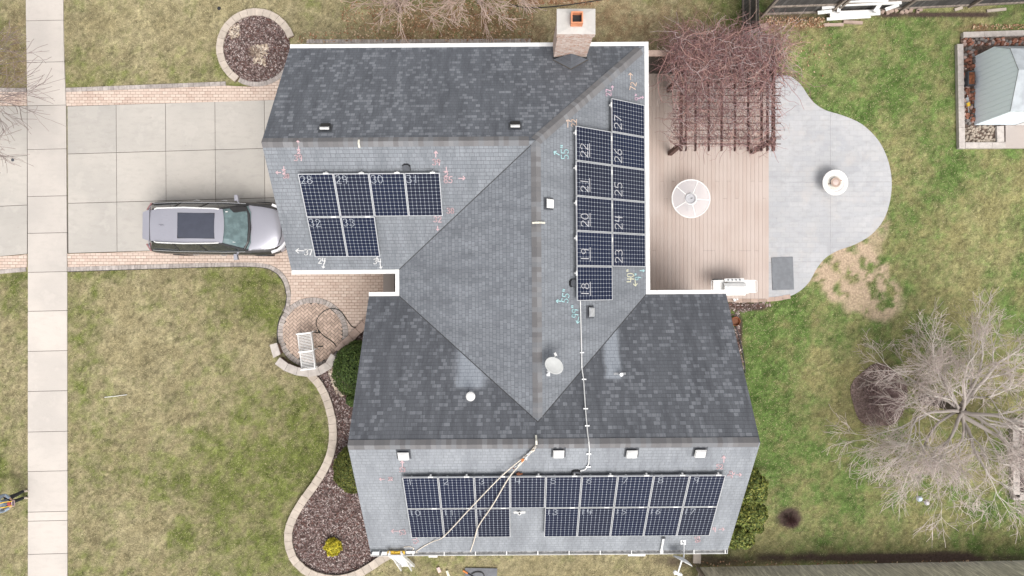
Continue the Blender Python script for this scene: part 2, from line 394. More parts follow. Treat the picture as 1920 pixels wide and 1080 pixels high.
C_ = lambda *c: np.array(c)
def fields(x, y):
    big = fbm(x, y, .45, 1); med = fbm(x, y, 1.7, 2); sm = fbm(x, y, 6, 4, 3)
    right = np.clip((x - 6) / 3, 0, 1)
    g = .27 + (big - .5) * 1.2 + (med - .5) * 1.3 + (sm - .5) * 1.0
    g = g + right * (.13)
    for cx, cy, rx, ry, a in ((500, 930, 90, 190, .35), (480, 560, 70, 60, .3), (580, 800, 40, 100, .4), (150, 560, 60, 60, .2), (330, 700, 120, 130, -.28),
                              (60, 30, 90, 60, -.1), (30, 560, 40, 60, .25), (300, 60, 170, 60, -.2), (420, 1050, 110, 60, .15), (150, 120, 60, 60, .12), (300, 990, 150, 70, -.1),
                              (1650, 120, 170, 70, .35), (1750, 330, 70, 120, .25), (1440, 700, 60, 170, .4), (1840, 440, 100, 90, -.35), (1620, 640, 120, 60, .0),
                              (1850, 1000, 80, 60, .15), (1560, 880, 110, 90, .2), (1560, 1010, 200, 40, -.35), (1500, 110, 40, 60, -.05), (1880, 300, 60, 30, .3),
                              (1690, 560, 60, 70, .15), (1160, 40, 150, 60, -.5), (700, 60, 260, 60, -.28), (900, 1065, 500, 30, -.05), (1130, 1060, 260, 30, -.25)):
        g = g + a * blob(x, y, cx, cy, rx, ry, 1.0)
    g = np.clip(g, 0, 1)
    tan = lerp(C_(.28, .242, .137), C_(.38, .335, .205), np.clip((med - .3) * 2, 0, 1))
    grn = lerp(C_(.115, .135, .038), C_(.175, .20, .06), np.clip((sm - .3) * 2.2, 0, 1))
    grn = grn * (1 - right[..., None]) + lerp(C_(.082, .138, .034), C_(.15, .222, .066), np.clip((sm - .3) * 2.2, 0, 1)) * right[..., None]
    tan = tan * (1 - right[..., None]) + (tan * C_(.95, 1.02, .82)) * right[..., None]
    c = lerp(tan, grn, np.clip(g * 1.2, 0, 1) ** 1.1)
    t1 = fbm(x, y, 11, 30, 2); t2 = fbm(x, y, 3.2, 33, 2); c = c * (1 + (t1 - .5) * 1.1 + (t2 - .5) * .38)[..., None]
    # bare soil beside the patio
    dirt = np.maximum(blob(x, y, 1590, 500, 70, 55, .35), blob(x, y, 1640, 560, 50, 35, .35) * .9)
    dirt = np.maximum(dirt, blob(x, y, 1640, 425, 22, 40, .5) * .7) * np.clip((fbm(x, y, 3.0, 8) - .36) * 7, 0, 1)
    c = lerp(c, np.broadcast_to(C_(.50, .385, .275), c.shape), dirt)
    # brown leaf litter along the north side
    lit = np.maximum.reduce([blob(x, y, 850, 55, 170, 40, .9) * .8, blob(x, y, 1050, -10, 120, 20, .4), blob(x, y, 20, 110, 40, 60, 1) * .5, blob(x, y, 1180, 50, 190, 60, 1) * .6,
                             blob(x, y, 1480, 45, 70, 14, .5), blob(x, y, 1830, 55, 40, 8, .4) * .8])
    lc = lerp(C_(.16, .095, .055), C_(.30, .20, .12), np.clip((fbm(x, y, 8, 11, 2) - .3) * 2.5, 0, 1))
    lc2 = lerp(C_(.28, .13, .06), C_(.42, .30, .19), np.clip((fbm(x, y, 12, 12, 2) - .3) * 2.5, 0, 1))
    lc = lerp(lc, lc2, blob(x, y, 1050, -10, 120, 22, .3))
    c = lerp(c, lc, np.clip(lit * 1.1, 0, 1) * np.clip((fbm(x, y, 5, 13) - .25) * 3, 0, 1))
    # dark bare soil strips
    s2 = np.maximum.reduce([blob(x, y, 1680, 1046, 260, 11, .6), blob(x, y, 1330, 1052, 90, 13, .6) * .8, blob(x, y, 1480, 30, 110, 10, .5) * .7, blob(x, y, 1750, 27, 120, 6, .5), blob(x, y, 1405, 575, 45, 9, .4),
                            blob(x, y, 1385, 640, 8, 70, .4), blob(x, y, 1481, 972, 20, 18, .4)])
    c = lerp(c, np.broadcast_to(C_(.085, .06, .05), c.shape), s2)
    return c, np.clip(1 - dirt * 1.1 - s2, 0, 1), g
def poly_np(pts): return np.array([(p[0], p[1]) for p in pts])
def inside(x, y, poly):
    r = np.zeros(x.shape, bool); n = len(poly); j = n - 1
    for i in range(n):
        xi, yi = poly[i]; xj, yj = poly[j]
        if yi != yj: r ^= ((yi > y) != (yj > y)) & (x < (xj - xi) * (y - yi) / (yj - yi) + xi)
        j = i
    return r
NOGRASS = []

def axis(lo, hi, st, far):
    f = np.arange(lo, hi + 1e-6, st); g = np.concatenate([np.full(60, .3), np.geomspace(.4, far, 12)]); a = lo - np.cumsum(g); b = hi + np.cumsum(g)
    return np.concatenate([a[::-1], f, b])
ax = axis(-20, 20, .1, 22); ay = axis(-11.6, 11.6, .1, 22)
gx, gy = np.meshgrid(ax, ay); X, Y = gx.ravel(), gy.ravel()
Z = (fbm(X, Y, .5, 20) - .5) * .02 + (fbm(X, Y, 4, 21) - .5) * .012 - .012
colr, _, _ = fields(X, Y)
ny, nx = gx.shape; ii = np.arange(ny * nx).reshape(ny, nx)
F = np.stack([ii[:-1, :-1], ii[:-1, 1:], ii[1:, 1:], ii[1:, :-1]], -1).reshape(-1, 4)
g_ = npmesh('ground', np.stack([X, Y, Z], 1), F, M['soil'], {'Col': ('POINT', colr * .82)}); tag(g_, kind='structure')

def struct(mb, name, mats, **k): return tag(mb.build(name, mats, **k), kind='structure')
def avoid(pts): NOGRASS.append(poly_np(pts))

# sidewalk: separate slabs with real joints
def vl(tab, y):  # interpolate x of a near vertical line
    for (y0, x0), (y1, x1) in zip(tab, tab[1:]):
        if y <= y1: return x0 + (x1 - x0) * (y - y0) / (y1 - y0)
    return tab[-1][1]
LX = [(-60, 49), (39, 50), (165, 52), (199, 52.5), (510, 53.5), (1140, 53.5)]
RX = [(-60, 119), (39, 119.5), (117, 121), (199, 124.5), (510, 126.5), (1140, 127)]
YS = [-60, 39, 117, 198, 280, 368, 437, 510, 583, 658, 733, 809, 883, 959, 976, 1038, 1140]
mb = MB(); jb = MB()
for a, b in zip(YS, YS[1:]):
    g = .45
    q = [P(vl(LX, a) , a + g + .8), P(vl(RX, a), a + g - .8), P(vl(RX, b), b - g - .8), P(vl(LX, b), b - g + .8)]
    mb.prism(q, -.1, .035 + random.uniform(-.003, .003), 0, random.uniform(0, .3) if 190 < a < 500 else random.uniform(.55, 1))
out = [P(vl(LX, y), y) for y in YS] + [P(vl(RX, y), y) for y in reversed(YS)]
struct(mb, 'sidewalk', M['sidewalk']); avoid(out)
jb.prism(out, -.09, .02, 0)
# driveway and its apron west of the sidewalk
mb = MB()
cx_ = [127, 218.5, 311, 403.5, 496, 590]
ry_ = [(199.5, -.031), (289, -.0285), (381.5, -.0275), (475, -.03)]
for i in range(5):
    for j in range(3):
        def yy(k, x): return ry_[k][0] + ry_[k][1] * (x - 127)
        x0, x1 = cx_[i] + .45, cx_[i + 1] - .45
        dx = j * .6
        q = [P(x0 + dx, yy(j, x0) + .5), P(x1 + dx, yy(j, x1) + .5), P(x1 + dx + .6, yy(j + 1, x1) - .5), P(x0 + dx + .6, yy(j + 1, x0) - .5)]
        mb.prism(q, -.1, .03 + random.uniform(-.002, .002))
ap = [(199, 199), (294, 292), (387, 384.5), (481, 476)]
for j in range(3):
    for x0, x1 in ((-150, -40), (-40, 51.5)):
        f = lambda k, x: ap[k][0] + (ap[k][1] - ap[k][0]) * (x / 52)
        mb.prism([P(x0 + .5, f(j, x0) + .5), P(x1, f(j, x1) + .5), P(x1, f(j + 1, x1) - .5), P(x0 + .5, f(j + 1, x0) - .5)], -.1, .03)
struct(mb, 'driveway', M['drive']); avoid([P(-160, 195), P(52, 195), P(127, 195), P(600, 180), P(600, 470), P(127, 478), P(52, 480), P(-160, 490)])
jb.prism([P(127, 199.5), P(590, 185), P(590, 461), P(127, 475)], -.09, .016); jb.prism([P(-150, 199), P(52, 199), P(52, 476), P(-150, 484)], -.09, .016)
struct(jb, 'joint_bed', M['joint'])

# paved strips and entrance path
mb = MB()
top_strip = [P(124, 173), P(425, 161), P(470, 163), P(500, 158), P(528, 138), P(545, 118), P(560, 118), P(560, 187), P(125, 199)]
bot = [P(127, 476)] + [P(560, 462), P(800, 462), P(800, 590), P(700, 590), P(640, 655), P(600, 660)] + list(reversed(px_path([(128, 501), (300, 495), (420, 493), (490, 494), (520, 503), (538, 522), (546, 548), (545, 575), (560, 600)], 0, 5)))
for poly in (top_strip, bot, [P(-120, 172), P(51, 173), P(51, 198), P(-120, 199)], [P(-120, 491), P(51, 477), P(51, 501), P(-120, 516)]):
    mb.prism(poly, -.08, .026)
struct(mb, 'paver_path', M['paverfield'])
avoid([P(122, 165), P(425, 152), P(560, 90), P(560, 190), P(125, 200)]); avoid([P(-120, 160), P(52, 165), P(52, 198), P(-120, 199)]); avoid([P(-120, 482), P(52, 476), P(52, 509), P(-120, 530)])
avoid([P(127, 476)] + [P(560, 462), P(800, 462), P(800, 590), P(700, 600), P(640, 665), P(600, 690)] + list(reversed(px_path([(127, 509), (300, 504), (420, 500), (485, 501), (515, 510), (532, 530), (537, 555), (533, 575), (522, 600), (521, 640), (560, 690)], 0, 5))))
bp = MB()
course(bp, px_path([(124, 169), (425, 157)], 0, 4), .15, .2, -.05, .034, .004)
course(bp, px_path([(-120, 168), (51, 169.5)], 0, 4), .15, .2, -.05, .034, .004)
course(bp, px_path([(-120, 521), (51, 505)], 0, 4), .15, .2, -.05, .034, .004)
course(bp, px_path([(127, 505), (300, 499.5), (420, 496.5), (488, 497.5), (518, 507), (535, 526), (541.5, 552), (539.5, 572), (531, 590)], 0, 8), .16, .12, -.05, .034, .004)
struct(bp, 'paver_border', M['greypaver'])
# herringbone circle
CC = P(587, 624); RO = 66 / 50; RI = 56 / 50
mb = MB()
nseg = 60
for k in range(nseg):
    a0 = 2 * math.pi * (k + .05) / nseg; a1 = 2 * math.pi * (k + .95) / nseg
    q = [CC + Vector((math.cos(a), math.sin(a), 0)) * r for a, r in ((a0, RI + .006), (a0, RO), (a1, RO), (a1, RI + .006))]
    mb.prism(q, -.05, .036, 1)
w_, l_ = .098, .196
ang = R_(45)
for i in range(-20, 21):
    for j in range(-20, 21):
        k = (i - j) % 4
        if k == 0: c0 = Vector((i * .1 + .1, j * .1 + .05, 0)); sz = (l_, w_)
        elif k == 3: c0 = Vector((i * .1 + .05, j * .1 + .1, 0)); sz = (w_, l_)
        else: continue
        c0 = Matrix.Rotation(ang, 3, 'Z') @ c0
        if c0.length < RI + .03: mb.box(CC + c0, (sz[0] - .01, sz[1] - .01, .066), ang, 0)
struct(mb, 'paver_circle', [M['paver'], M['greypaver']])
jb = MB(); jb.lathe(CC, [(RO + .01, -.05), (RO + .01, .029), (.001, .029)], 48); struct(jb, 'paver_bedding', M['joint'])
# porch slab and mat
mb = MB(); mb.prism([P(719, 470), P(900, 470), P(900, 600), P(719, 600)], -.05, .05); struct(mb, 'porch_slab', M['porch'])
mm = MB(); mm.box(P(742, 525, .06) + Vector((.3, .1, 0)), (.7, 1.35, .02)); tag(mm.build('doormat', simple('brown_doormat', (.05, .03, .025), .95)), 'dark brown doormat on the porch slab in the entrance nook', 'doormat')

# patio
pat = [(1430, 60), (1452, 132), (1480, 143), (1500, 158), (1521, 188), (1545, 206), (1580, 217), (1615, 233), (1645, 262), (1663, 297), (1671, 337), (1668, 377), (1656, 412), (1633, 440), (1603, 458), (1570, 470), (1547, 484), (1531, 503), (1517, 528), (1500, 545), (1478, 556), (1440, 562), (1420, 562)]
pp = [P(1420, 60)] + px_path(pat, 0, 4)
mb = MB(); mb.prism(pp, -.08, .03, 0, .9); struct(mb, 'patio', M['patio']); avoid(pp)
jn = MB()
for a, b in (((1557, 212), (1557, 476)), ((1430, 343), (1670, 341)), ((1430, 492), (1540, 490))): jn.bar(P(*a, .031), P(*b, .031), .014, .004)
rr = random.Random(5)
struct(jn, 'patio_joint', simple('patio_joint', (.30, .30, .31), .9))
mb = MB(); course(mb, px_path([(1362, 562), (1400, 563), (1447, 561), (1495, 554)], 0, 5), .16, .3, -.03, .04, .006, jit=.01); struct(mb, 'stone_edging', M['pinkcap'])
mm = MB(); mm.box(P(1467.5, 513, .045) , (.80, 1.22, .022), R_(2), t=.6); tag(mm.build('outdoor_mat', simple('slate_grey_mat', (.17, .18, .195), .9, var=.08)), 'plain slate grey mat lying on the pale patio near its lower edge', 'mat')
mb = MB(); course(mb, px_path([(575, 78), (800, 77.5), (1000, 76.5)], 0, 3), .14, .12, -.03, .03, .005); struct(mb, 'brick_edging', M['greypaver'])

# ---------------------------------------------------------------- mulch beds
def chips(name, polys, dens, cols, z, size=(.03, .09), seed=1, base=None, lift=.03):
    rs = np.random.RandomState(seed); allV = []; allC = []
    for poly in polys:
        pn = poly_np(poly); lo = pn.min(0); hi = pn.max(0); n = int((hi - lo).prod() * dens)
        x = rs.uniform(lo[0], hi[0], n); y = rs.uniform(lo[1], hi[1], n); k = inside(x, y, pn); x = x[k]; y = y[k]; n = len(x)
        L = rs.uniform(size[0], size[1], n); w = L * rs.uniform(.2, .55, n); a = rs.uniform(0, math.pi, n); tl = rs.uniform(-.4, .4, n)
        zz = z + rs.uniform(0, lift, n)
        ca, sa = np.cos(a), np.sin(a)
        for sx, sy in ((-1, -1), (1, -1), (1, 1), (-1, 1)):
            allV.append(np.stack([x + ca * L / 2 * sx - sa * w / 2 * sy, y + sa * L / 2 * sx + ca * w / 2 * sy, zz + tl * L / 2 * sx], 1))
        c = np.array(cols)[rs.randint(0, len(cols), n)] * rs.uniform(.6, 1.25, (n, 1))
        blk = allV[-4:]; allV = allV[:-4]; allV.append(np.stack(blk, 1).reshape(-1, 3)); allC.append(c)
    V = np.concatenate(allV); C = np.concatenate(allC); Fq = np.arange(len(V)).reshape(-1, 4)
    o = npmesh(name, V, Fq, M['chip'], {'Col': ('FACE', C)}); return tag(o, kind='stuff')
bedline = [(583, 700), (604, 725), (617, 755), (625, 790), (626, 825), (617, 862), (598, 898), (575, 930), (555, 962), (544, 990), (543, 1015), (550, 1040), (568, 1062), (595, 1077), (625, 1083), (655, 1080), (685, 1067), (715, 1047), (735, 1036)]
bl = px_path(bedline, 0, 5)
bed = bl + [P(760, 1000), P(760, 560), P(700, 600), P(640, 665)]
circ = [P(482, 92) + Vector((math.cos(a), math.sin(a), 0)) * 1.25 for a in [i * 2 * math.pi / 40 for i in range(40)]]
mb = MB(); mb.prism(bed, -.05, .03); mb.prism(circ, -.05, .03); struct(mb, 'mulch_bed', simple('dark_mulch_base', (.075, .05, .045), .95, var=.4, nscale=14, bmp=.02))
avoid([p for p in px_path([(x - 6, y) for x, y in bedline], 0, 5)] + [P(760, 1000), P(760, 560), P(640, 665)]); avoid([P(482, 92) + (p - P(482, 92)) * 1.16 for p in circ])
MC = [(.15, .10, .09), (.22, .16, .15), (.29, .23, .215), (.13, .07, .06), (.40, .34, .32), (.17, .125, .12)]
chips('mulch', [bed, circ], 650, MC, .035, seed=2)
chips('dead_leaf_litter', [[P(615, 690), P(640, 685), P(648, 720), P(652, 745), P(628, 735)], [P(470, 85), P(505, 85), P(500, 125), P(478, 120)], [P(430, 50), P(450, 45), P(450, 70), P(432, 75)]], 420, [(.48, .40, .32), (.38, .30, .23), (.55, .48, .4)], .06, (.05, .12), 3)
# curved stone edging: each run is one low wall
t = thing('stone_edging', 'curved low edging of tan cap stones winding round the mulch bed along the front lawn', 'garden edging', P(543, 1000))
mb = MB(); course(mb, bl, .29, .30, .10, .17, .004, jit=.006); mb.build('cap_stones', M['stonecap'], t)
mb = MB(); course(mb, bl, .23, .30, -.05, .098, .002); mb.build('base_course', M['wallface'], t)
ring = [P(482, 92) + Vector((math.cos(a), math.sin(a), 0)) * 1.36 for a in np.linspace(R_(238), R_(6), 60)]
t = thing('stone_edging', 'ring of tan cap stones round the small circular mulch bed beside the driveway', 'garden edging', P(482, 92))
mb = MB(); course(mb, ring, .26, .29, .06, .12, .005, jit=.006); mb.build('cap_stones', M['stonecap'], t)
mb = MB(); course(mb, ring, .2, .29, -.05, .058, .002); mb.build('base_course', M['wallface'], t)
arc = [P(482, 92) + Vector((math.cos(a), math.sin(a), 0)) * 1.33 for a in np.linspace(R_(-120), R_(-2), 40)]
mb = MB(); course(mb, arc, .17, .11, -.05, .045, .004); struct(mb, 'paver_border', M['greypaver'])
# seat wall (crescent)
sw = px_path([(526, 674), (542, 686), (562, 694), (586, 697), (608, 692), (624, 680), (633, 663)], 0, 6)
sw = [Vector((p.x, p.y, 0)) for p in sw]
t = thing('seat_wall', 'crescent shaped low stone seat wall behind the white bench', 'garden wall', P(585, 697))
mb = MB(); course(mb, sw, .30, .42, .30, .37, .006, jit=.006); mb.prism([P(513, 645, 0), P(526, 641, 0), P(533, 662, 0), P(520, 669, 0)], .36, .43); mb.build('cap_stones', M['wallcap'], t)
mb = MB(); course(mb, sw, .24, .3, -.05, .298, .004); mb.prism([P(515, 647, 0), P(525, 644, 0), P(531, 661, 0), P(521, 666, 0)], -.05, .358); mb.build('wall_blocks', M['wallface'], t)
t = thing('garden_wall', 'low diagonal wall with pinkish caps between the entrance path and the round green shrub', 'garden wall', P(665, 628))
gw = px_path([(636, 658), (646, 646), (660, 634), (676, 617), (700, 592)], 0, 5)
mb = MB(); course(mb, gw, .28, .36, .14, .21, .006, jit=.01); mb.build('cap_stones', M['pinkcap'], t)
mb = MB(); course(mb, gw, .22, .3, -.05, .138, .004); mb.build('wall_blocks', M['wallface'], t)

# ---------------------------------------------------------------- house
TH = R_(.4); RH = Matrix.Rotation(TH, 3, 'Z')
def H(u, v, z): return RH @ Vector((u, v, z))
EZ, RZ, CZ = 3.3, 6.3, 5.905
U0, U1, VS, VN, VR = -4.68, 6.99, -8.6, -.24, -4.42
GU, GN, GS, GR = -7.2, 7.88, .63, 4.255
CW, CE, CU = -3.68, 4.38, .72
VC = -.24 - (CZ - EZ) / ((RZ - EZ) / (VN - VR))   # where the centre ridge meets the south wing
planes = {
 'GN': ([(GU, GN, EZ), (CE, GN, EZ), (CU, GR, CZ), (GU, GR, CZ)], 0),
 'GS': ([(GU, GS, EZ), (CW, GS, EZ), (CU, GR, CZ), (GU, GR, CZ)], 1),
 'CW': ([(CW, VN, EZ), (CW, GS, EZ), (CU, GR, CZ), (CU, VC, CZ)], 2),
 'CE': ([(CE, VN, EZ), (CE, GN, EZ), (CU, GR, CZ), (CU, VC, CZ)], 3),
 'SN': ([(U0, VN, EZ), (CW, VN, EZ), (CU, VC, CZ), (CE, VN, EZ), (U1, VN, EZ), (U1, VR, RZ), (U0, VR, RZ)], 4),
 'SS': ([(U0, VS, EZ), (U1, VS, EZ), (U1, VR, RZ), (U0, VR, RZ)], 5)}
PL = {}
house = thing('house', 'single storey house with grey shingle roof, white gutters and brick chimney', 'house', (0, 0, 0))
mb = MB()
for k, (pts, mi) in planes.items():
    W3 = [H(*p) for p in pts]
    e = (W3[1] - W3[0]).normalized(); n = e.cross(W3[-1] - W3[0]).normalized()
    if n.z < 0: n = -n
    if n.cross(e).z < 0: e = -e
    up = n.cross(e)
    PL[k] = (W3[0], e, up, n)
    uv = [((p - W3[0]).dot(e) + 20, (p - W3[0]).dot(up) + .002) for p in W3]
    order = W3
    if (W3[1] - W3[0]).cross(W3[2] - W3[1]).z < 0 and len(W3) == 4: order = W3[::-1]; uv = uv[::-1]
    if len(W3) == 4: mb.face(order, mi, .5, uv)
    else:
        # south wing north slope in three planar pieces
        for idx in ((0, 1, 2, 6), (2, 5, 6), (2, 3, 4, 5)):
            q = [W3[i] for i in idx]; u_ = [uv[i] for i in idx]
            if (q[1] - q[0]).cross(q[2] - q[1]).z < 0: q = q[::-1]; u_ = u_[::-1]
            mb.face(q, mi, .5, u_)
# edges (shingle thickness + deck) and soffit
def edge(a, b, th=.14, mi=6):
    A, B = H(*a), H(*b); dz = Vector((0, 0, th)); mb.face([A, B, B - dz, A - dz], mi, .5)
for a, b in (((U0, VS, EZ), (U1, VS, EZ)), ((U1, VS, EZ), (U1, VR, RZ)), ((U1, VR, RZ), (U1, VN, EZ)), ((U0, VR, RZ), (U0, VS, EZ)), ((U0, VN, EZ), (U0, VR, RZ)), ((GU, GN, EZ), (GU, GR, CZ)), ((GU, GR, CZ), (GU, GS, EZ)),
             ((U1, VN, EZ), (CE, VN, EZ)), ((CE, VN, EZ), (CE, GN, EZ)), ((CE, GN, EZ), (GU, GN, EZ)), ((GU, GS, EZ), (CW, GS, EZ)), ((CW, GS, EZ), (CW, VN, EZ)), ((CW, VN, EZ), (U0, VN, EZ))): edge(a, b)
roof = mb.build('roof', [M['shN'], M['shG'], M['shW'], M['shE'], M['shSN'], M['shS'], M['vinyl']], house)
roof['label'] = 'grey shingle roof, its north slopes stained dark'
def Rp(px, py, k, off=0.0):
    p0, e, up, n = PL[k]; d = Vector(((px - 960) / FPX, (540 - py) / FPX, -1)); C = Vector((0, 0, CH))
    tt = (off - n.dot(C - p0)) / n.dot(d); return C + d * tt
# walls
mb = MB(); sf = MB()
def hb(u0, v0, u1, v1, z0, z1, m=0):
    mb.prism([H(u0, v0, 0), H(u1, v0, 0), H(u1, v1, 0), H(u0, v1, 0)], z0, z1, m)
i_ = .38
hb(U0 + .15, VS + i_, U1 - .15, VN - i_, 0, EZ - .16); hb(GU + .15, GS + i_, CE - i_, GN - i_, 0, EZ - .162); hb(CW + i_, VN - i_ - .5, CE - i_, GS + i_ + .5, 0, EZ - .164)
for (u, v0, v1, vr, zr) in ((U0 + .15, VS + i_, VN - i_, VR, RZ), (U1 - .15, VS + i_, VN - i_, VR, RZ), (GU + .15, GS + i_, GN - i_, GR, CZ)):
    s_ = 1 if u > 0 else -1
    q = [H(u, v0, EZ - .17), H(u, v1, EZ - .17), H(u, vr, zr - .35)]; q2 = [p - H(s_ * .1, 0, 0) for p in q]
    mb.face(q, 0); mb.face(q2, 0)
mb.build('wall', M['siding'], house)
for a in ([(U0 + .02, VS + .02), (U1 - .02, VS + .02), (U1 - .02, VN - .02), (U0 + .02, VN - .02)], [(GU + .02, GS + .02), (CE - .02, GS + .02), (CE - .02, GN - .02), (GU + .02, GN - .02)]):
    sf.prism([H(u, v, 0) for u, v in a], EZ - .155, EZ - .135)
sf.build('soffit', M['vinyl'], house)
# windows, garage door, front door on the walls
def opening(name, u, v, w, z0, h, nu, nv, mat, frame=True):
    f = MB(); d = Vector((nu, nv, 0)); s_ = Vector((-nv, nu, 0)); c = Vector((u, v, z0 + h / 2))
    f.box(H(*(c + d * .03)), (abs(s_.x) * (w + .16) + abs(d.x) * .05, abs(s_.y) * (w + .16) + abs(d.y) * .05, h + .16), TH); fo = f.build(name, M['vinyl'], house)
    g = MB(); g.box(H(*(c + d * .058)), (abs(s_.x) * w + abs(d.x) * .03, abs(s_.y) * w + abs(d.y) * .03, h), TH); g.build('pane' if name == 'window' else 'panel', mat, fo)
GLS = simple('dark_window_glass', (.03, .035, .04), .06, .6, var=.02)
for u in (-3, 0, 3.2, 5.6): opening('window', u, VS + i_, 1.1, 1.0, 1.25, 0, -1, GLS)
for v in (-6.5, -2.5): opening('window', U0 + .15, v, 1.2, 1.0, 1.25, -1, 0, GLS); opening('window', U1 - .15, v, 1.2, 1.0, 1.25, 1, 0, GLS)
opening('garage_door', GU + .15, 4.3, 4.8, .05, 2.1, -1, 0, M['vinyl']); opening('front_door', CW + i_, .2, .7, .06, 2.1, -1, 0, M['darkwood'])
opening('window', CE - i_, 3, 1.8, .3, 2.0, 1, 0, GLS); opening('window', -4, GN - i_, 1.1, 1.0, 1.2, 0, 1, GLS)
# gutters
def gutter(u0, v0, u1, v1, nu, nv, open_top=False, ext0=0, ext1=0):
    m_ = MB(); w = .135; a = Vector((u0, v0, 0)); b = Vector((u1, v1, 0)); d = (b - a).normalized(); o = Vector((nu, nv, 0)); a -= d * ext0; b += d * ext1
    zt = EZ - .012
    def bx(o0, o1, z0, z1, m=0):
        q = [a + o * o0, b + o * o0, b + o * o1, a + o * o1]; m_.prism([H(p.x, p.y, 0) for p in q], z0, z1, m)
    bx(.012, w, zt - .12, zt - .105); bx(w - .012, w, zt - .105, zt + .004); bx(.004, .012, zt - .12, zt - .02)
    if not open_top: bx(.004, w - .012, zt - .012, zt)
    for q in (a, b - d * .012):
        r = [q + o * .012, q + d * .012 + o * .012, q + d * .012 + o * w, q + o * w]; m_.prism([H(p.x, p.y, 0) for p in r], zt - .105, zt + .003)
    g = m_.build('gutter', M['white'], house)
    if open_top:
        L = (b - a).length; st = MB(); dk = MB()
        for k in range(int(L / 1.02) + 1):
            c = a + d * (.35 + k * 1.02)
            if (c - a).length < L:
                st = MB(); st.prism([H(*(c + o * q1 + d * q2)) for q1, q2 in ((.0, 0), (.125, 0), (.125, .03), (0, .03))], zt - .004, zt + .012); st.build('gutter_hanger', M['white'], g)
        for s_ in (0,):
            q = [a + o * .013, b + o * .013, b + o * (w - .02), a + o * (w - .02)]; dk.prism([H(p.x, p.y, 0) for p in q], zt - .1045, zt - .1)
        dk.build('gutter_debris', simple('gutter_trough_dirt', (.33, .33, .33), .8, var=.35, nscale=9), g)
    return g
gutter(GU, GN, CE, GN, 0, 1, ext1=.135); gutter(CE, VN + .135, CE, GN, 1, 0); gutter(GU, GS, CW - .137, GS, 0, -1)
gutter(CW, VN, CW, GS, -1, 0); gutter(U0, VN, CW - .135, VN, 0, 1); gutter(CE, VN, U1, VN, 0, 1); gutter(U0, VS, U1, VS, 0, -1, True)
# ridge caps
def caprow(a, b, dl, dr, w=.17, lift=.012, step=.145):
    """a..b ridge line (world); dl / dr: unit directions down each side"""
    m_ = MB(); L = (b - a).length; d = (b - a).normalized(); n = int(L / step); up = Vector((0, 0, 1))
    for i in range(n):
        s0 = a + d * (i * step); s1 = a + d * ((i + 1) * step + .03); l0 = lift + .008; l1 = lift
        t_ = random.random()
        for dd in (dl, dr):
            q = [s0 + up * l1, s1 + up * l0, s1 + dd * w + up * l0, s0 + dd * w + up * l1]
            if (q[1] - q[0]).cross(q[2] - q[1]).z < 0: q = q[::-1]
            m_.face(q, 0, min(.999, max(0, t_ + (0.2 if dd is dr else 0) * random.random())))
            e0, e1 = s1 + up * l0, s1 + dd * w + up * l0
            m_.face([e0, e1, e1 - up * .02, e0 - up * .02], 0, t_)
    return m_.build('ridge_cap', M['caps'], house)
def dn(k): return -PL[k][2]
caprow(H(GU, GR, CZ), H(CU - .1, GR, CZ), dn('GN'), dn('GS')); caprow(H(U0, VR, RZ), H(U1, VR, RZ), dn('SN'), dn('SS'))
caprow(H(CU, GR, CZ), H(CU, VC + .1, CZ), dn('CW'), dn('CE'))
hd = (H(CE, GN, EZ) - H(CU, GR, CZ)).normalized()
caprow(H(CU, GR, CZ), H(CE, GN, EZ) - hd * .12, (dn('GN') - hd * dn('GN').dot(hd)).normalized(), (dn('CE') - hd * dn('CE').dot(hd)).normalized(), w=.18)
# valleys: cut shingle line laid over the valley
m_ = MB()
for a, b in (((CW, GS, EZ), (CU, GR, CZ)), ((CW, VN, EZ), (CU, VC, CZ)), ((CE, VN, EZ), (CU, VC, CZ))):
    A, B = H(*a), H(*b); m_.bar(A + Vector((0, 0, .004)), B + Vector((0, 0, .004)), .028, .012, t=.1)
m_.build('valley_line', simple('valley_line_stain', (.055, .057, .06), .95), house)  # dark staining along the closed-cut valley lines
# chimney
t = MB(); t.box((1.86, 7.73, 2.9), (1.04, .66, 5.8)); t.box((1.86, 7.73, 5.68), (1.12, .74, .22)); ch = t.build('chimney', M['brick'], house)
t = MB()
c0 = Vector((1.86, 7.73, 5.80)); V = [c0 + Vector((a * .56, b * .37, 0)) for a, b in ((-1, -1), (1, -1), (1, 1), (-1, 1))]; V2 = [c0 + Vector((a * .19, b * .19 , .05)) for a, b in ((-1, -1), (1, -1), (1, 1), (-1, 1))]
t.add(V + V2, [(0, 1, 5, 4), (1, 2, 6, 5), (2, 3, 7, 6), (3, 0, 4, 7), (4, 5, 6, 7)]); t.build('chimney_crown', M['crown'], ch)
t = MB()
for sx, sy, w, h in ((0, -.15, .34, .035), (0, .15, .34, .035), (-.152, 0, .035, .265), (.152, 0, .035, .265)): t.box((1.86 + sx, 7.73 + sy, 5.98), (w, h, .28))
t.build('flue', simple('terracotta_flue', (.56, .23, .12), .8), ch)
t = MB(); t.box((1.86, 7.73, 5.925), (.27, .265, .02)); t.build('flue_opening', M['black'], ch)
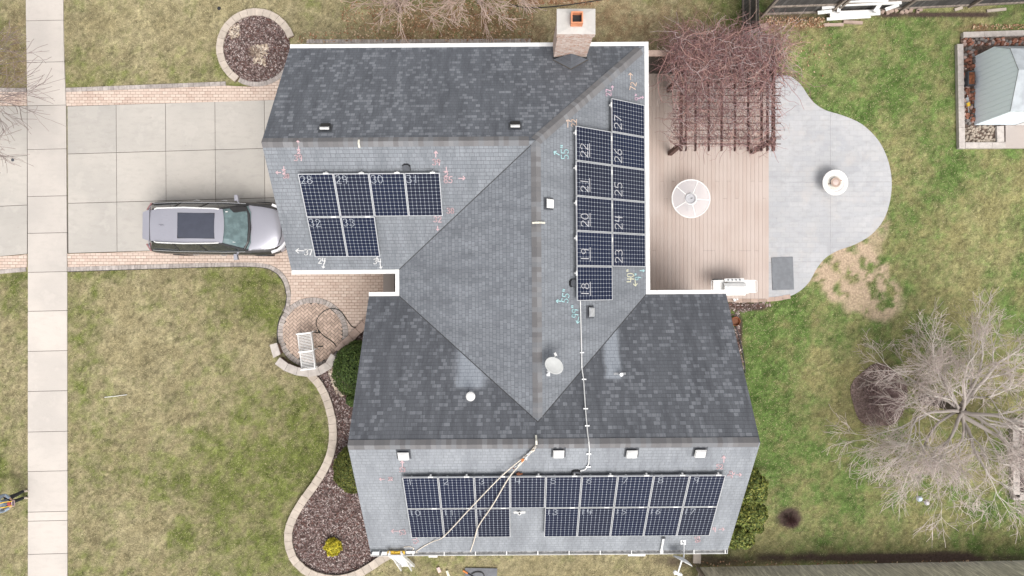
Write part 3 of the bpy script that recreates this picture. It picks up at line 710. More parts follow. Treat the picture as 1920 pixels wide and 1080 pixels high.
# cricket behind the chimney
t = MB(); A = Rp(1036, 112, 'GN', .01); B = Rp(1103, 112, 'GN', .01); Cc = Rp(1070, 130, 'GN', .01); T = Vector(((A.x + B.x) / 2, 7.42, Cc.z + .02))
t.face([A, Cc, T], 0, .4, [(0, 0), (.5, 0), (0, .5)]); t.face([Cc, B, T], 0, .6, [(0, 0), (.5, 0), (0, .5)])
t.bar(A + Vector((0, 0, .01)), Cc + Vector((0, 0, .01)), .02, .012, 1); t.bar(Cc + Vector((0, 0, .01)), B + Vector((0, 0, .01)), .02, .012, 1)
t.build('chimney_cricket', [M['shN'], M['joint']], ch)
t = MB(); t.bar(Vector((1.31, 7.385, 3.68)), Vector((2.41, 7.385, 3.68)), .03, .12); t.build('chimney_flashing', M['black'], ch)

def frameM(k):
    p0, e, up, n = PL[k]; return Matrix((e, up, n)).transposed()
# roof vents
def vent(px, py, k, top, w=.32, h=.30, lip=False, rot90=False):
    p = Rp(px, py, k, 0); F3 = frameM(k)
    t = MB(); t.box(p + F3 @ Vector((0, .0, .008)), (w + .09, h + .1, .012), M=F3, m=0)
    t.box(p + F3 @ Vector((0, 0, .06)), (w - .07, h - .07, .1), M=F3, m=0)
    # hood: sloped cap with rounded shoulders
    V = [Vector(q) for q in ((-w / 2, -h / 2, .085), (w / 2, -h / 2, .085), (w / 2, h / 2, .085), (-w / 2, h / 2, .085), (-w / 2 + .025, -h / 2 + .025, .13), (w / 2 - .025, -h / 2 + .025, .13), (w / 2 - .03, h / 2 - .03, .145), (-w / 2 + .03, h / 2 - .03, .145))]
    t.add([p + F3 @ q for q in V], [(3, 2, 1, 0), (4, 5, 6, 7), (0, 1, 5, 4), (1, 2, 6, 5), (2, 3, 7, 6), (3, 0, 4, 7)], 1)
    if lip: t.box(p + F3 @ Vector((0, h / 2 - .005, .11)), (w - .03, .07, .05), M=F3, m=2)
    return t.build('roof_vent', [M['dark'], top, M['white']], roof)
for x, y in ((757, 851), (1047, 847), (1184, 847), (1312, 846)): vent(x, y, 'SS', M['white'])
vent(1028, 382, 'CE', M['vinyl'], .27, .25); vent(1106, 585, 'CE', M['metal'], .3, .2)
vent(611, 241, 'GN', M['black'], .3, .22, True); vent(966, 237, 'GN', M['black'], .3, .22, True)
# plumbing stacks
t = MB(); b = Rp(884, 739, 'SN'); t.tube([b - Vector((0, 0, .1)), b + Vector((0, 0, .42))], .105, 20, 0); t.lathe(b + Vector((0, 0, .40)), [(.135, 0), (.135, .05), (.09, .08), (.001, .085)], 20, 1); t.build('vent_pipe', [M['metal'], M['white']], roof, smooth=False)
t = MB(); b = Rp(1162, 700, 'SN'); F3 = frameM('SN'); t.box(b + F3 @ Vector((0, .02, .012)), (.36, .07, .014), M=F3); t.tube([b - Vector((0, 0, .05)), b + Vector((0, 0, .3))], .05, 14); t.lathe(b + Vector((0, 0, .3)), [(.052, 0), (.052, .02), (.03, .021), (.03, -.02)], 14); t.lathe(b + Vector((0, 0, .285)), [(.03, 0), (.001, 0)], 12, 1); t.build('vent_pipe', [M['metal'], M['black']], roof)
t = MB(); b = Rp(974, 960, 'SS'); F3 = frameM('SS'); t.box(b + F3 @ Vector((0, 0, .012)), (.36, .09, .014), M=F3); t.tube([b - Vector((0, 0, .05)), b + Vector((0, 0, .14))], .055, 14); t.lathe(b + Vector((0, 0, .142)), [(.035, 0), (.001, 0)], 12, 1); t.build('vent_pipe', [M['white'], M['black']], roof)
# roof anchors (pale straps across the ridges) and junction hoods
for (x0, y0), (x1, y1), k0, k1 in (((673, 262), (674, 277), 'GN', 'GS'), ((998, 418), (1022, 418), 'CW', 'CE'), ((1005, 816), (1006, 834), 'SN', 'SS')):
    t = MB(); a = Rp(x0, y0, k0, .035); b = Rp(x1, y1, k1, .035); mm_ = (a + b) / 2; mm_.z = (CZ if k0 != 'SN' else RZ) + .045
    t.bar(a, mm_, .055, .012); t.bar(mm_, b, .055, .012); t.build('roof_anchor', simple('pale_anchor_strap', (.62, .6, .52), .6), roof)
def hood(px, py, k, w=.24, h=.22):
    p = Rp(px, py, k, 0); F3 = frameM(k); t = MB()
    pts = [(-w / 2, -h / 2), (w / 2, -h / 2), (w / 2, h * .25), (w * .25, h / 2), (-w * .25, h / 2), (-w / 2, h * .25)]
    n = len(pts); V = [p + F3 @ Vector((x, y, 0)) for x, y in pts] + [p + F3 @ Vector((x * .9, y * .9, .09)) for x, y in pts]
    t.add(V, [(i, (i + 1) % n, n + (i + 1) % n, n + i) for i in range(n)], 1); t.add(V, [tuple(range(n, 2 * n))], 0)
    return t.build('roof_junction_box', [M['dark'], M['black']], roof)
hood(762, 313, 'GS'); hood(1072, 531, 'CE'); hood(1080, 884, 'SS', .26, .2)

# ---------------------------------------------------------------- chalk lettering
def arcp(cx, cy, rx, ry, a0, a1, n=10): return [(cx + rx * math.cos(R_(a)), cy + ry * math.sin(R_(a))) for a in np.linspace(a0, a1, n)]
G = {'0': [arcp(.3, .5, .26, .48, 90, 450, 16)], '1': [[(.3, 1), (.3, 0)]], '2': [arcp(.3, .72, .25, .26, 160, -30, 8) + [(.05, .03), (.6, .03)]],
     '3': [arcp(.27, .75, .24, .24, 150, -80, 8) + arcp(.27, .27, .28, .26, 80, -150, 8)], '4': [[(.1, 1), (.06, .45), (.6, .45)], [(.5, .95), (.46, 0)]],
     '5': [[(.55, .98), (.12, .96), (.1, .56)] + arcp(.27, .3, .28, .28, 110, -140, 9)], '6': [[(.5, 1), (.2, .65)] + arcp(.3, .27, .25, .26, 160, -210, 12)],
     '7': [[(.03, .95), (.56, .95), (.22, 0)]], '8': [arcp(.3, .75, .21, .24, -90, 270, 12) + arcp(.3, .26, .26, .26, 90, -270, 12)],
     '9': [arcp(.28, .7, .23, .26, 0, 360, 12) + [(.5, .6), (.42, 0)]], '"': [[(.12, 1.05), (.14, .8)], [(.32, 1.05), (.34, .8)]],
     'u': [[(.3, 0), (.3, 1)], [(.02, .68), (.3, 1), (.58, .68)]], '_': [[(-.6, -.12), (.6, -.1)]], 'h': [[(.3, 1.0), (.3, .62)], [(.08, .55), (.5, .55)]] + [arcp(.3, .3, .16, .15, 160, -30, 5) + [(.14, .02), (.48, .02)]]}
def strokes(text, size, rot, jit=.05, seed=0):
    r = random.Random(hash(text) % 1000 + seed) if False else random.Random(len(text) * 31 + seed)
    adv = .74; out = []; w = adv * len(text.replace('_', ''))
    ca, sa = math.cos(R_(rot)), math.sin(R_(rot)); i = 0
    for chh in text:
        for st in G[chh]:
            q = []
            for x, y in st:
                if chh == '_': X_ = x * w * .75; Y_ = y - .62
                else: X_ = x + i * adv - w / 2; Y_ = y - .5
                X_ += r.uniform(-jit, jit) * .5; Y_ += r.uniform(-jit, jit) * .5
                X_ *= size; Y_ *= size; q.append((X_ * ca - Y_ * sa, X_ * sa + Y_ * ca))
            out.append(q)
        if chh != '_': i += 1
    return out
def ribbon(mb, pts, n, w):
    for a, b in zip(pts, pts[1:]):
        d = (b - a)
        if d.length < 1e-5: continue
        d.normalize(); s_ = n.cross(d) * w / 2; e = d * w * .35
        mb.face([a - e - s_, b + e - s_, b + e + s_, a - e + s_], 0)
def roof_text(text, px, py, k, c, size=12, rot=0, w=.028):
    mb = MB(); n = PL[k][3]; j = 0
    for st in strokes(text, size, rot, seed=int(px + py)):
        j += 1; ribbon(mb, [Rp(px + x, py - y, k, .012 + j * .0006) for x, y in st], n, w)
    mb.build('chalk_mark', CK[c], roof)
for a in (('u', 559, 268, 'GS', 'p', 9, 0), ('h', 561, 281, 'GS', 'p', 14, 0), ('39', 560, 296, 'GS', 'p', 11, 0), ('u', 522, 323, 'GS', 'p', 9, 90), ('h', 533, 319, 'GS', 'p', 14, 0), ('38', 537, 330, 'GS', 'p', 8, 0),
          ('u', 818, 289, 'GS', 'p', 11, 0), ('39', 819, 304, 'GS', 'p', 11, 0), ('h', 838, 322, 'GS', 'p', 18, 0), ('85', 841, 337, 'GS', 'p', 12, 0), ('u', 866, 335, 'GS', 'p', 12, -90),
          ('38', 845, 395, 'GS', 'p', 10, 0), ('32', 821, 411, 'GS', 'p', 11, 0), ('u', 820, 428, 'GS', 'p', 8, 180), ('u', 562, 469, 'GS', 'w', 14, 90), ('37', 579, 473, 'GS', 'w', 11, 0),
          ('24', 604, 489, 'GS', 'w', 10, 0), ('u', 606, 498, 'GS', 'w', 9, 170), ('2', 707, 482, 'GS', 'w', 6, 0), ('34', 708, 490, 'GS', 'w', 10, 0), ('u', 713, 499, 'GS', 'w', 9, 190),
          ('27', 1141, 173, 'CE', 'm', 10, 90), ('u', 1149, 165, 'CE', 'm', 8, 0), ('72', 1187, 161, 'CE', 'o', 11, 80), ('u', 1183, 143, 'CE', 'o', 12, 0), ('9"', 1196, 181, 'CE', 'm', 10, 80), ('u', 1203, 183, 'CE', 'm', 7, -90),
          ('22', 1076, 230, 'CE', 'o', 10, 90), ('u', 1066, 231, 'CE', 'o', 15, 0), ('55"', 1059, 283, 'CE', 'c', 14, 90), ('u', 1044, 287, 'CE', 'c', 12, 60),
          ('40"', 1182, 515, 'CE', 'y', 13, 90), ('9"', 1196, 517, 'CE', 'c', 11, 90), ('u', 1204, 508, 'CE', 'c', 8, -90), ('u', 1190, 530, 'CE', 'y', 13, 185),
          ('55"', 1061, 553, 'CE', 'c', 13, 80), ('u', 1048, 564, 'CE', 'c', 10, 85), ('99"', 1078, 582, 'CE', 'c', 12, 90), ('u', 1083, 600, 'CE', 'c', 12, 165),
          ('u', 755, 870, 'SS', 'p', 12, 0), ('53', 755, 881, 'SS', 'p', 8, 0), ('u', 716, 898, 'SS', 'p', 9, 90), ('32', 732, 898, 'SS', 'p', 6, 0), ('u', 740, 995, 'SS', 'p', 12, 90), ('53', 755, 998, 'SS', 'p', 9, 10),
          ('73', 779, 1014, 'SS', 'p', 9, -60), ('52', 1350, 875, 'SS', 'p', 9, 0), ('u', 1358, 861, 'SS', 'p', 12, 0), ('32', 1371, 889, 'SS', 'p', 9, 60), ('u', 1385, 891, 'SS', 'p', 10, -90),
          ('4', 1340, 993, 'SS', 'p', 9, 0), ('u', 1353, 993, 'SS', 'p', 10, -90), ('58', 1308, 1012, 'SS', 'p', 9, -80)):
    roof_text(*a)

# ---------------------------------------------------------------- solar panels
PW, PH = 1.030, 1.445
def panel_meshes():
    f = MB(); t_ = .020; zt = .046
    for c, s_ in (((PW / 2, t_ / 2, .023), (PW, t_, zt)), ((PW / 2, PH - t_ / 2, .023), (PW, t_, zt)), ((t_ / 2, PH / 2, .0232), (t_, PH - 2 * t_, zt)), ((PW - t_ / 2, PH / 2, .0232), (t_, PH - 2 * t_, zt))): f.box(c, s_)
    g = MB(); a, b = t_ - .002, .006
    g.face([(a, a, .040), (PW - a, a, .040), (PW - a, PH - a, .040), (a, PH - a, .040)], 0, .5, [(0, 0), (8, 0), (8, 12), (0, 12)]); g.face([(a, a, .002), (a, PH - a, .002), (PW - a, PH - a, .002), (PW - a, a, .002)], 0)
    c = MB(); c.box((PW * .8, PH + .012, .036), (.15, .042, .024)); c.box((PW * .8, PH + .02, .0), (.05, .03, .09))
    l = []
    for x in (.25, PW - .25):
        for y in (.12, PH - .12): q = MB(); q.box((x, y, -.055), (.05, .05, .11)); l.append(q)
    return f, g, c, l
proto = None
def solar(matrix, num, label, group, rot=0, faint=False, under=False, tc=(.22, .87), size=.26):
    global proto
    o = bpy.data.objects.new('solar_panel', None); link(o); o.matrix_world = matrix; o.empty_display_size = .2
    tag(o, label, 'solar panel', group); WM[o.name] = matrix
    if proto is None:
        f, g, c, l = panel_meshes(); proto = o
        f.build('frame', M['alu'], o, local=True); g.build('cell_sheet', M['cells'], o, local=True); c.build('clamp', M['white'], o, local=True); [q.build('mounting_foot', M['metal'], o, local=True) for q in l]
        protoc = list(o.children)
    else:
        for ch_ in protochildren:
            q = ch_.copy(); link(q); q.parent = o
    mb = MB(); j = 0
    for st in strokes(num + ('_' if under else ''), size, rot, seed=int(num) * 7):
        j += 1; ribbon(mb, [Vector((tc[0] * PW + x, tc[1] * PH + y, .042 + j * .0003)) for x, y in st], Vector((0, 0, 1)), .015 if faint else .024)
    mb.build('chalk_number', CKP if faint else CK['v'], o, local=True)
    return o
protochildren = []
def arr(k, px, py, cells_, group, loc, side=False):
    p0, e, up, n = PL[k]; o = Rp(px, py, k, .14)
    for i, j, num in cells_:
        # side arrays: rows run along the eave; columns down the slope
        org = o + e * (i * 1.047) - up * ((j + 1) * 1.468 - .023)
        Mx = Matrix.Translation(org - n * .0) @ Matrix((e, up, n)).transposed().to_4x4()
        if side: ob = solar(Mx, num, loc(num), group, rot=0, under=num in ('18', '19', '20', '21', '22'), tc=(.26 if 1 else 0, .80), size=.36)
        else: ob = solar(Mx, num, loc(num), group, faint=True)
        if not protochildren:
            protochildren.extend([c for c in ob.children if not c.name.startswith('chalk')])
arr('SS', 754.5, 893.5, [(i, 0, str(i + 1)) for i in range(9)] + [(0, 1, '10'), (1, 1, '11'), (2, 1, '12'), (4, 1, '13'), (5, 1, '14'), (6, 1, '15'), (7, 1, '16'), (8, 1, '17')],
    'solar panels on the pale south slope', lambda n: 'blue-black solar panel chalked %s on the pale slope above the bottom gutter' % n)
arr('GS', 559, 325, [(0, 0, '28'), (1, 0, '29'), (2, 0, '30'), (3, 0, '31'), (0, 1, '32'), (1, 1, '33')],
    'solar panels on the garage roof', lambda n: 'solar panel chalked %s in the six panel block on the garage roof near the car' % n)
# east slope: e points along the eave, "up" towards the ridge
p0, e, up, n = PL['CE']
ES = 1 if e.y > 0 else -1
# top of column A is its north end; find origin so that local x grows to the north
oA = Rp(1080.5, 564, 'CE', .14)
for i, num in enumerate(('18', '19', '20', '21', '22')):
    org = oA + e * (ES * i * 1.047) - up * PH
    if ES < 0: org = org - e * (-1) * 0 + e * (-1.0) * 0 - e * 0
    Mx = Matrix.Translation(org) @ Matrix((e * ES, up, (e * ES).cross(up))).transposed().to_4x4()
    solar(Mx, num, 'solar panel chalked %s in the ridge side column of the tall block above the deck' % num, 'solar panels on the east slope', under=True, tc=(.34, .78), size=.30)
for i, num in enumerate(('23', '24', '25', '26', '27')):
    org = oA + e * (ES * (i + 1) * 1.047) - up * (PH * 2 + .023)
    Mx = Matrix.Translation(org) @ Matrix((e * ES, up, (e * ES).cross(up))).transposed().to_4x4()
    solar(Mx, num, 'solar panel chalked %s in the gutter side column of the tall block above the deck' % num, 'solar panels on the east slope', tc=(.33, .82), size=.32)
# white conduit from panel 18 over the south ridge
t = MB(); pth = [Rp(1088, 562, 'CE', .06), Rp(1090, 640, 'CE', .05), Rp(1091, 690, 'CE', .05), Rp(1094, 710, 'SN', .06), Rp(1098, 770, 'SN', .05), Rp(1102, 815, 'SN', .05)]
q = Rp(1104, 828, 'SN', .06); pth += [q, Rp(1105, 842, 'SS', .06), Rp(1104, 868, 'SS', .05), Rp(1101, 876, 'SS', .05), Rp(1096, 881, 'SS', .05), Rp(1088, 883, 'SS', .05)]
cdt = thing('conduit', 'white conduit running from the lowest east panel over the ridge to a roof box', 'conduit', pth[0])
t.tube(pth, .016, 8); t.build('pipe', M['white'], cdt)
for x, y, k in ((1091, 661, 'CE'), (1095, 711, 'SN'), (1098, 766, 'SN'), (1101, 798, 'SN'), (1104, 851, 'SS'), (1103, 875, 'SS')):
    c = MB(); c.box(Rp(x, y, k, .04), (.13, .035, .05)); c.build('strap', M['metal'], cdt)
t = MB(); a = Rp(1244, 1009, 'SS', .05); b = Rp(1240, 1031, 'SS', .06); t.bar(a, b, .06, .04); t.bar(b, b + Vector((0, -.12, -.02)), .06, .04); t.box(a, (.12, .05, .05), m=1)
tag(t.build('downpipe_cover', [M['white'], M['dark']]), 'short white conduit stub running down to the bottom gutter under the last panels', 'conduit')
# ropes
def rope(pts, r, label, mat='rope'):
    P3 = smooth_path([Rp(x, y, k, o) for x, y, k, o in pts], 6); t = MB(); t.tube(P3, r, 6); return tag(t.build('rope', M[mat]), label, 'rope')
rope([(1004, 836, 'SS', .08), (985, 855, 'SS', .05), (940, 893, 'SS', .27), (880, 955, 'SS', .27), (833, 1005, 'SS', .25), (812, 1015, 'SS', .03), (795, 1024, 'SS', .03), (780, 1034, 'SS', .04)], .017, 'pale grey rope from the ridge anchor across the panels to the yellow ladder stay')
rope([(1005, 838, 'SS', .08), (980, 866, 'SS', .05), (954, 896, 'SS', .27), (925, 945, 'SS', .27), (898, 985, 'SS', .27), (891, 1006, 'SS', .25), (887, 1020, 'SS', .03), (882, 1034, 'SS', .05)], .018, 'cream rope from the ridge anchor across the panels to the middle of the bottom gutter')
rope([(757, 1026, 'SS', .02), (768, 1025, 'SS', .02), (776, 1029, 'SS', .02), (770, 1035, 'SS', .02), (783, 1036, 'SS', .03)], .012, 'short white rope end curled on the shingles beside the yellow ladder stay')
t = MB(); a = Rp(1005, 838, 'SS', .1); b = Rp(962, 880, 'SS', .08)
for k in range(14):
    f = k / 14; c = a.lerp(b, f) + Vector((random.uniform(-.03, .03), random.uniform(-.03, .03), .02)); d = c + (b - a).normalized() * random.uniform(.07, .14) + Vector((random.uniform(-.04, .04), random.uniform(-.03, .03), 0))
    t.bar(c, d, random.uniform(.025, .05), .03, m=(0, 1, 2, 3, 4)[min(4, int(f * 5)) if k % 3 else 1])
tag(t.build('safety_lanyard', [M['rope'], M['metal'], M['orange'], M['rope'], M['rust']]), 'orange and grey safety lanyard clipped below the ridge anchor', 'lanyard')
t = MB(); p = Rp(972, 889, 'SS', .08); t.box(p, (.1, .09, .06), .5); t.tube([p, p + Vector((.12, .02, .02))], .02, 6); tag(t.build('rope_grab', M['rust']), 'small brown metal rope grab above the fourth top row panel', 'clamp')

# satellite dishes
def dish(loc, nrm, rx, ry, label, arm):
    o = thing('satellite_dish', label, 'satellite dish', loc)
    c = Vector(loc) + Vector(arm['c']); n = Vector(nrm).normalized(); q = n.to_track_quat('Z', 'Y').to_matrix()
    if 'roll' in arm: q = Matrix.Rotation(arm['roll'], 3, n) @ q
    Sc = Matrix(((rx, 0, 0), (0, ry, 0), (0, 0, 1)))
    t = MB(); t.lathe(c, [(.001, 0), (.3, .008), (.6, .03), (.85, .06), (1.0, .085), (1.005, .075), (.85, .045), (.6, .012), (.3, -.01), (.001, -.02)], 36, M=q @ Sc); t.build('reflector', M['vinyl'] if arm.get('w') else simple('grey_dish', (.37, .38, .375), .6, var=.04), o, smooth=True)
    t = MB(); t.tube([Vector(loc), Vector(loc) + Vector((0, 0, .1)), c - n * .02], .022, 8); t.box(loc, (.16, .16, .02)); t.build('mast', M['metal'], o)
    e_ = c + Vector(arm['lnb']); s_ = c + Vector(arm['s']); t = MB(); t.bar(s_, e_, .04, .035); t.build('feed_arm', M['white'], o)
    t = MB(); t.bar(e_ - Vector(arm['b']) * .5, e_ + Vector(arm['b']) * .5, .09, .07); t.bar(e_ - Vector(arm['b']) * .42, e_ - Vector(arm['b']) * .22, .12, .1); t.bar(e_ + Vector(arm['b']) * .22, e_ + Vector(arm['b']) * .42, .12, .1); t.build('receiver', M['white'], o)
p = Rp(1026, 700, 'CE', 0)
c = P(1037.5, 684, p.z + .32) - p
dish(p, (.25, -.22, 1), .225, .31, 'round grey satellite dish standing on the shingles beside the centre ridge', {'c': c, 'lnb': (.06, .30, .0), 's': (.03, .2, .0), 'b': (.06, .03, 0), 'roll': 0})
p = Rp(1281, 1016, 'SS', .02); c = P(1281.5, 1047.5, 3.75) - p
nd = Vector((-.46, -.86, .22)).normalized()
dish(p, nd, .33, .36, 'white satellite dish seen edge on, mounted outside the bottom right gutter', {'c': c, 'w': 1, 'lnb': (-.16, -.52, -.1), 's': (0, 0, -.1), 'b': (.26, -.13, 0), 'roll': 0})

# ---------------------------------------------------------------- yellow ladder stay + ladder
lt = thing('extension_ladder', 'white extension ladder with yellow stay leaning on the bottom left gutter', 'ladder', P(764, 1062))
fb = P(766, 1061, .05); ft = P(741, 1040, 3.75); sx = Vector((.22, 0, 0))
for s_ in (-1, 1):
    t = MB(); t.bar(fb + sx * s_, ft + sx * s_, .09, .04, up=(1, 0, 0)); t.bar(fb + sx * s_ * .85 + Vector((0, .05, .5)), ft + sx * s_ * .85 + Vector((0, .07, 0)), .08, .035, up=(1, 0, 0)); t.build('rail', M['white'], lt)
for k in range(13):
    f = (k + .6) / 13.2; c = fb.lerp(ft, f); t = MB(); t.tube([c - sx, c + sx], .02, 8); t.box(c + Vector((0, -.01, 0)), (.42, .05, .03)); t.build('rung', M['alu'], lt)
t = MB(); z = 3.45; a = P(727, 1036, z); b = P(759, 1036, z); t.tube([a, b], .05, 10); t.box(P(733, 1036, z + .03), (.2, .1, .08)); t.box(P(744, 1038, z + .03), (.12, .14, .09)); t.box(P(753, 1036, z + .03), (.2, .1, .08)); t.build('ladder_stay', M['yellow'], lt)
for x in (704, 721): 
    t = MB(); t.box(P(x, 1037, z), (.24 if x < 710 else .16, .1, .08), m=0); t.box(P(x - 7, 1036, z + .02), (.05, .07, .1), m=1); t.build('stand_off_pad', [M['white'], M['dark']], lt)
t = MB(); t.box(P(770, 1035, 3.4), (.28, .08, .07)); t.build('stand_off_pad', M['white'], lt)

# ---------------------------------------------------------------- deck
dk = thing('deck', 'pinkish tan boarded deck beside the house under pergola and round table', 'deck', P(1320, 350))
DZ = .16; mb = MB(); xs = np.arange(3.9, P(1442, 300, DZ).x - .1, .147)
for x in xs:
    y0 = P(0, 560, DZ).y; y1 = P(0, 96, DZ).y; seams = [y0] + sorted([random.choice([P(0, 340, DZ).y, P(0, 372, DZ).y, P(0, 200, DZ).y, P(0, 470, DZ).y])]) + [y1]
    for a, b in zip(seams, seams[1:]): mb.box((x + .0715, (a + b) / 2, DZ - .0125 + random.uniform(-.001, .001)), (.141, b - a - .006, .025))
deckm, nt, b = newmat('composite_deck_boards', .75, .25)
col = mix(nt, tone(nt), (.43, .35, .31), (.47, .40, .36)); col = mix(nt, smooth(nt, noise(nt, .45, 3), .35, .7), col, (.50, .43, .395)); col = mix(nt, math_(nt, 'MULTIPLY', noise(nt, 12, 4, .7, stretch=(8, .5, 1)), .3), col, (.33, .26, .22))
nt.links.new(col, b.inputs['Base Color']); M['deck'] = deckm
mb.build('deck_boards', deckm, dk)
mb = MB(); x0 = 3.9; x1 = P(1442, 0, DZ).x; mb.prism([(x0, y0, 0), (x1 - .11, y0, 0), (x1 - .11, y1, 0), (x0, y1, 0)], 0, DZ - .03); mb.build('deck_frame', M['joint'], dk)
mb = MB(); mb.box((x1 - .07, (y0 + y1) / 2, DZ - .045), (.11, y1 - y0, .1)); mb.build('fascia_board', deckm, dk)
avoid([(3.8, y0 - .05), (x1 + .02, y0 - .05), (x1 + .02, y1), (3.8, y1)])

# privacy wall on the north edge of the deck
pw = thing('privacy_wall', 'dark stained privacy wall with pale cap on the upper edge of the deck', 'wall', P(1300, 137))
ya = P(0, 137, .16).y
mb = MB()
for k in range(40): mb.box((5.05 + k * .1 - .45, ya, 1.12), (.094, .04, 1.95))
mb.build('boards', simple('dark_weathered_boards', (.06, .05, .043), .85, var=.3, tvar=.35), pw)
mb = MB(); mb.box((6.45, ya + .06, 2.12), (4.1, .2, .05)); mb.build('cap_rail', M['pinkcap'], pw)

# ---------------------------------------------------------------- pergola
pg = thing('pergola', 'red-brown wooden pergola with slatted top over the deck', 'pergola', P(1330, 230, .16))
posts = [P(1256, 288, DZ), P(1254, 170, DZ), P(1409, 285, DZ), P(1409, 168, DZ)]
for q in posts:
    mb = MB(); mb.box((q.x, q.y, (DZ + 2.35) / 2), (.15, .15, 2.35 - DZ)); mb.build('post', M['darkwood'], pg)
zr = 2.45
for x in (1277, 1286, 1304, 1329, 1353, 1378, 1403, 1428, 1439, 1450):
    mb = MB(); w = .08 if x in (1450, 1277) else .035; mb.box((P(x, 0, zr).x, (P(0, 96, zr).y + P(0, 283, zr).y) / 2, zr), (w, P(0, 96, zr).y - P(0, 283, zr).y, .16)); mb.build('rafter', M['darkwood'], pg)
for y in (102, 115, 128, 141, 154, 166, 179, 192, 205, 218, 231, 244, 257, 260.5, 270):
    mb = MB(); z = zr + .105; mb.box(((P(1262, 0, z).x + P(1464, 0, z).x) / 2, P(0, y, z).y, z), (P(1464, 0, z).x - P(1262, 0, z).x, .022, .04)); mb.build('slat', M['darkwood'], pg)

# ---------------------------------------------------------------- twig generators (numpy)
class Twigs:
    def __init__(s, seed): s.r = np.random.RandomState(seed); s.V = []; s.F = []; s.C = []; s.n = 0
    def tube(s, pts, rads, col, sides=3):
        pts = np.asarray(pts); m_ = len(pts); d = np.gradient(pts, axis=0); d /= np.linalg.norm(d, axis=1)[:, None] + 1e-9
        ref = np.array([.3, .2, .93]); a = np.cross(d, ref); a /= np.linalg.norm(a, axis=1)[:, None] + 1e-9; b = np.cross(d, a)
        th = np.arange(sides) * 2 * math.pi / sides
        R = np.asarray(rads)[:, None, None]
        V = pts[:, None, :] + R * (np.cos(th)[None, :, None] * a[:, None, :] + np.sin(th)[None, :, None] * b[:, None, :])
        s.V.append(V.reshape(-1, 3)); i = np.arange(m_ - 1)[:, None]; k = np.arange(sides)[None, :]; k2 = (k + 1) % sides
        F = np.stack([i * sides + k, i * sides + k2, (i + 1) * sides + k2, (i + 1) * sides + k], -1).reshape(-1, 4) + s.n
        s.F.append(F); s.n += m_ * sides; s.C.append(np.tile(np.asarray(col) * s.r.uniform(.75, 1.25), (len(F), 1)))
    def grow(s, p, d, L, r, lvl, cols, wander=.35, up=.05, kids=(4, 6), ratio=.55, minr=.004, spread=.9):
        n = 6 if lvl > 1 else 4; pts = [p.copy()]; q = p.copy(); d = d / np.linalg.norm(d)
        for i in range(n):
            d = d + s.r.normal(0, wander, 3) * .35 + np.array([0, 0, up]); d /= np.linalg.norm(d); q = q + d * L / n; pts.append(q.copy())
        rads = np.linspace(r, max(minr, r * .45), n + 1); c = cols[min(lvl, len(cols) - 1)]
        s.tube(pts, rads, c, 7 if r > .05 else (4 if r > .015 else 3))
        if lvl > 0:
            for k in range(s.r.randint(kids[0], kids[1] + 1)):
                f = s.r.uniform(.25, 1.0); i = min(n - 1, int(f * n)); base = pts[i] + (pts[i + 1] - pts[i]) * (f * n - i)
                dd = pts[i + 1] - pts[i]; dd = dd / np.linalg.norm(dd); side = s.r.normal(0, 1, 3); side -= dd * side.dot(dd); side /= np.linalg.norm(side) + 1e-9
                s.grow(base, dd + side * s.r.uniform(.5, 1) * spread, L * s.r.uniform(.45, .75) * (ratio / .55), max(minr, rads[i] * .6), lvl - 1, cols, wander, up, kids, ratio, minr, spread)
            s.grow(pts[-1], d, L * .6, rads[-1] * .95, lvl - 1, cols, wander, up, kids, ratio, minr, spread)
    def build(s, name, parent=None, label=None):
        o = npmesh(name, np.concatenate(s.V), np.concatenate(s.F), M['twig'], {'Col': ('FACE', np.concatenate(s.C))}, parent=parent)
        if label: o['label'] = label
        return o
# vine over the pergola
vt = thing('climbing_vine', 'leafless tangle of purple-red vine stems covering the pergola', 'vine', (6.3, 8.6, 0))
T = Twigs(11); cv = [(.30, .17, .16), (.37, .22, .20), (.24, .14, .145), (.44, .36, .35), (.19, .11, .11), (.44, .28, .24)]
for k in range(5000):
    r = T.r
    if k < 2500: x = r.uniform(5.35, 9.3); y = 8.6 - abs(r.normal(0, 1)) * .75 + r.uniform(-.25, .25); z = 2.3 + r.uniform(-.3, .6); L = r.uniform(.3, 1.1)
    else: x = r.uniform(5.45, 8.95); y = r.uniform(4.75, 8.0); z = 2.5 + r.uniform(-.05, .22); L = r.uniform(.2, .8)
    a = r.uniform(0, 2 * math.pi); d = np.array([math.cos(a), math.sin(a), r.uniform(-.3, .35)]); q = np.array([x, y, z]); pts = [q]
    for i in range(4):
        d = d + r.normal(0, .5, 3) * [1, 1, .4]; d /= np.linalg.norm(d); q = q + d * L / 4; pts.append(q)
    T.tube(pts, np.linspace(.0075, .004, 5) * r.uniform(.7, 1.3), cv[r.randint(len(cv))])
for k in range(60):  # long runners across the slats
    r = T.r; x = r.uniform(5.45, 8.9); q = np.array([x, r.uniform(7.6, 8.4), 2.6]); d = np.array([r.uniform(-.5, .5), -1, 0]); pts = [q]
    for i in range(10):
        d = d + r.normal(0, .3, 3) * [1, 1, .1]; d /= np.linalg.norm(d); q = q + d * r.uniform(.15, .32); q[2] = np.clip(q[2], 2.48, 2.68); pts.append(q)
    T.tube(pts, np.linspace(.014, .006, 11), cv[r.randint(3)])
T.build('twigs', vt)
T = Twigs(12)
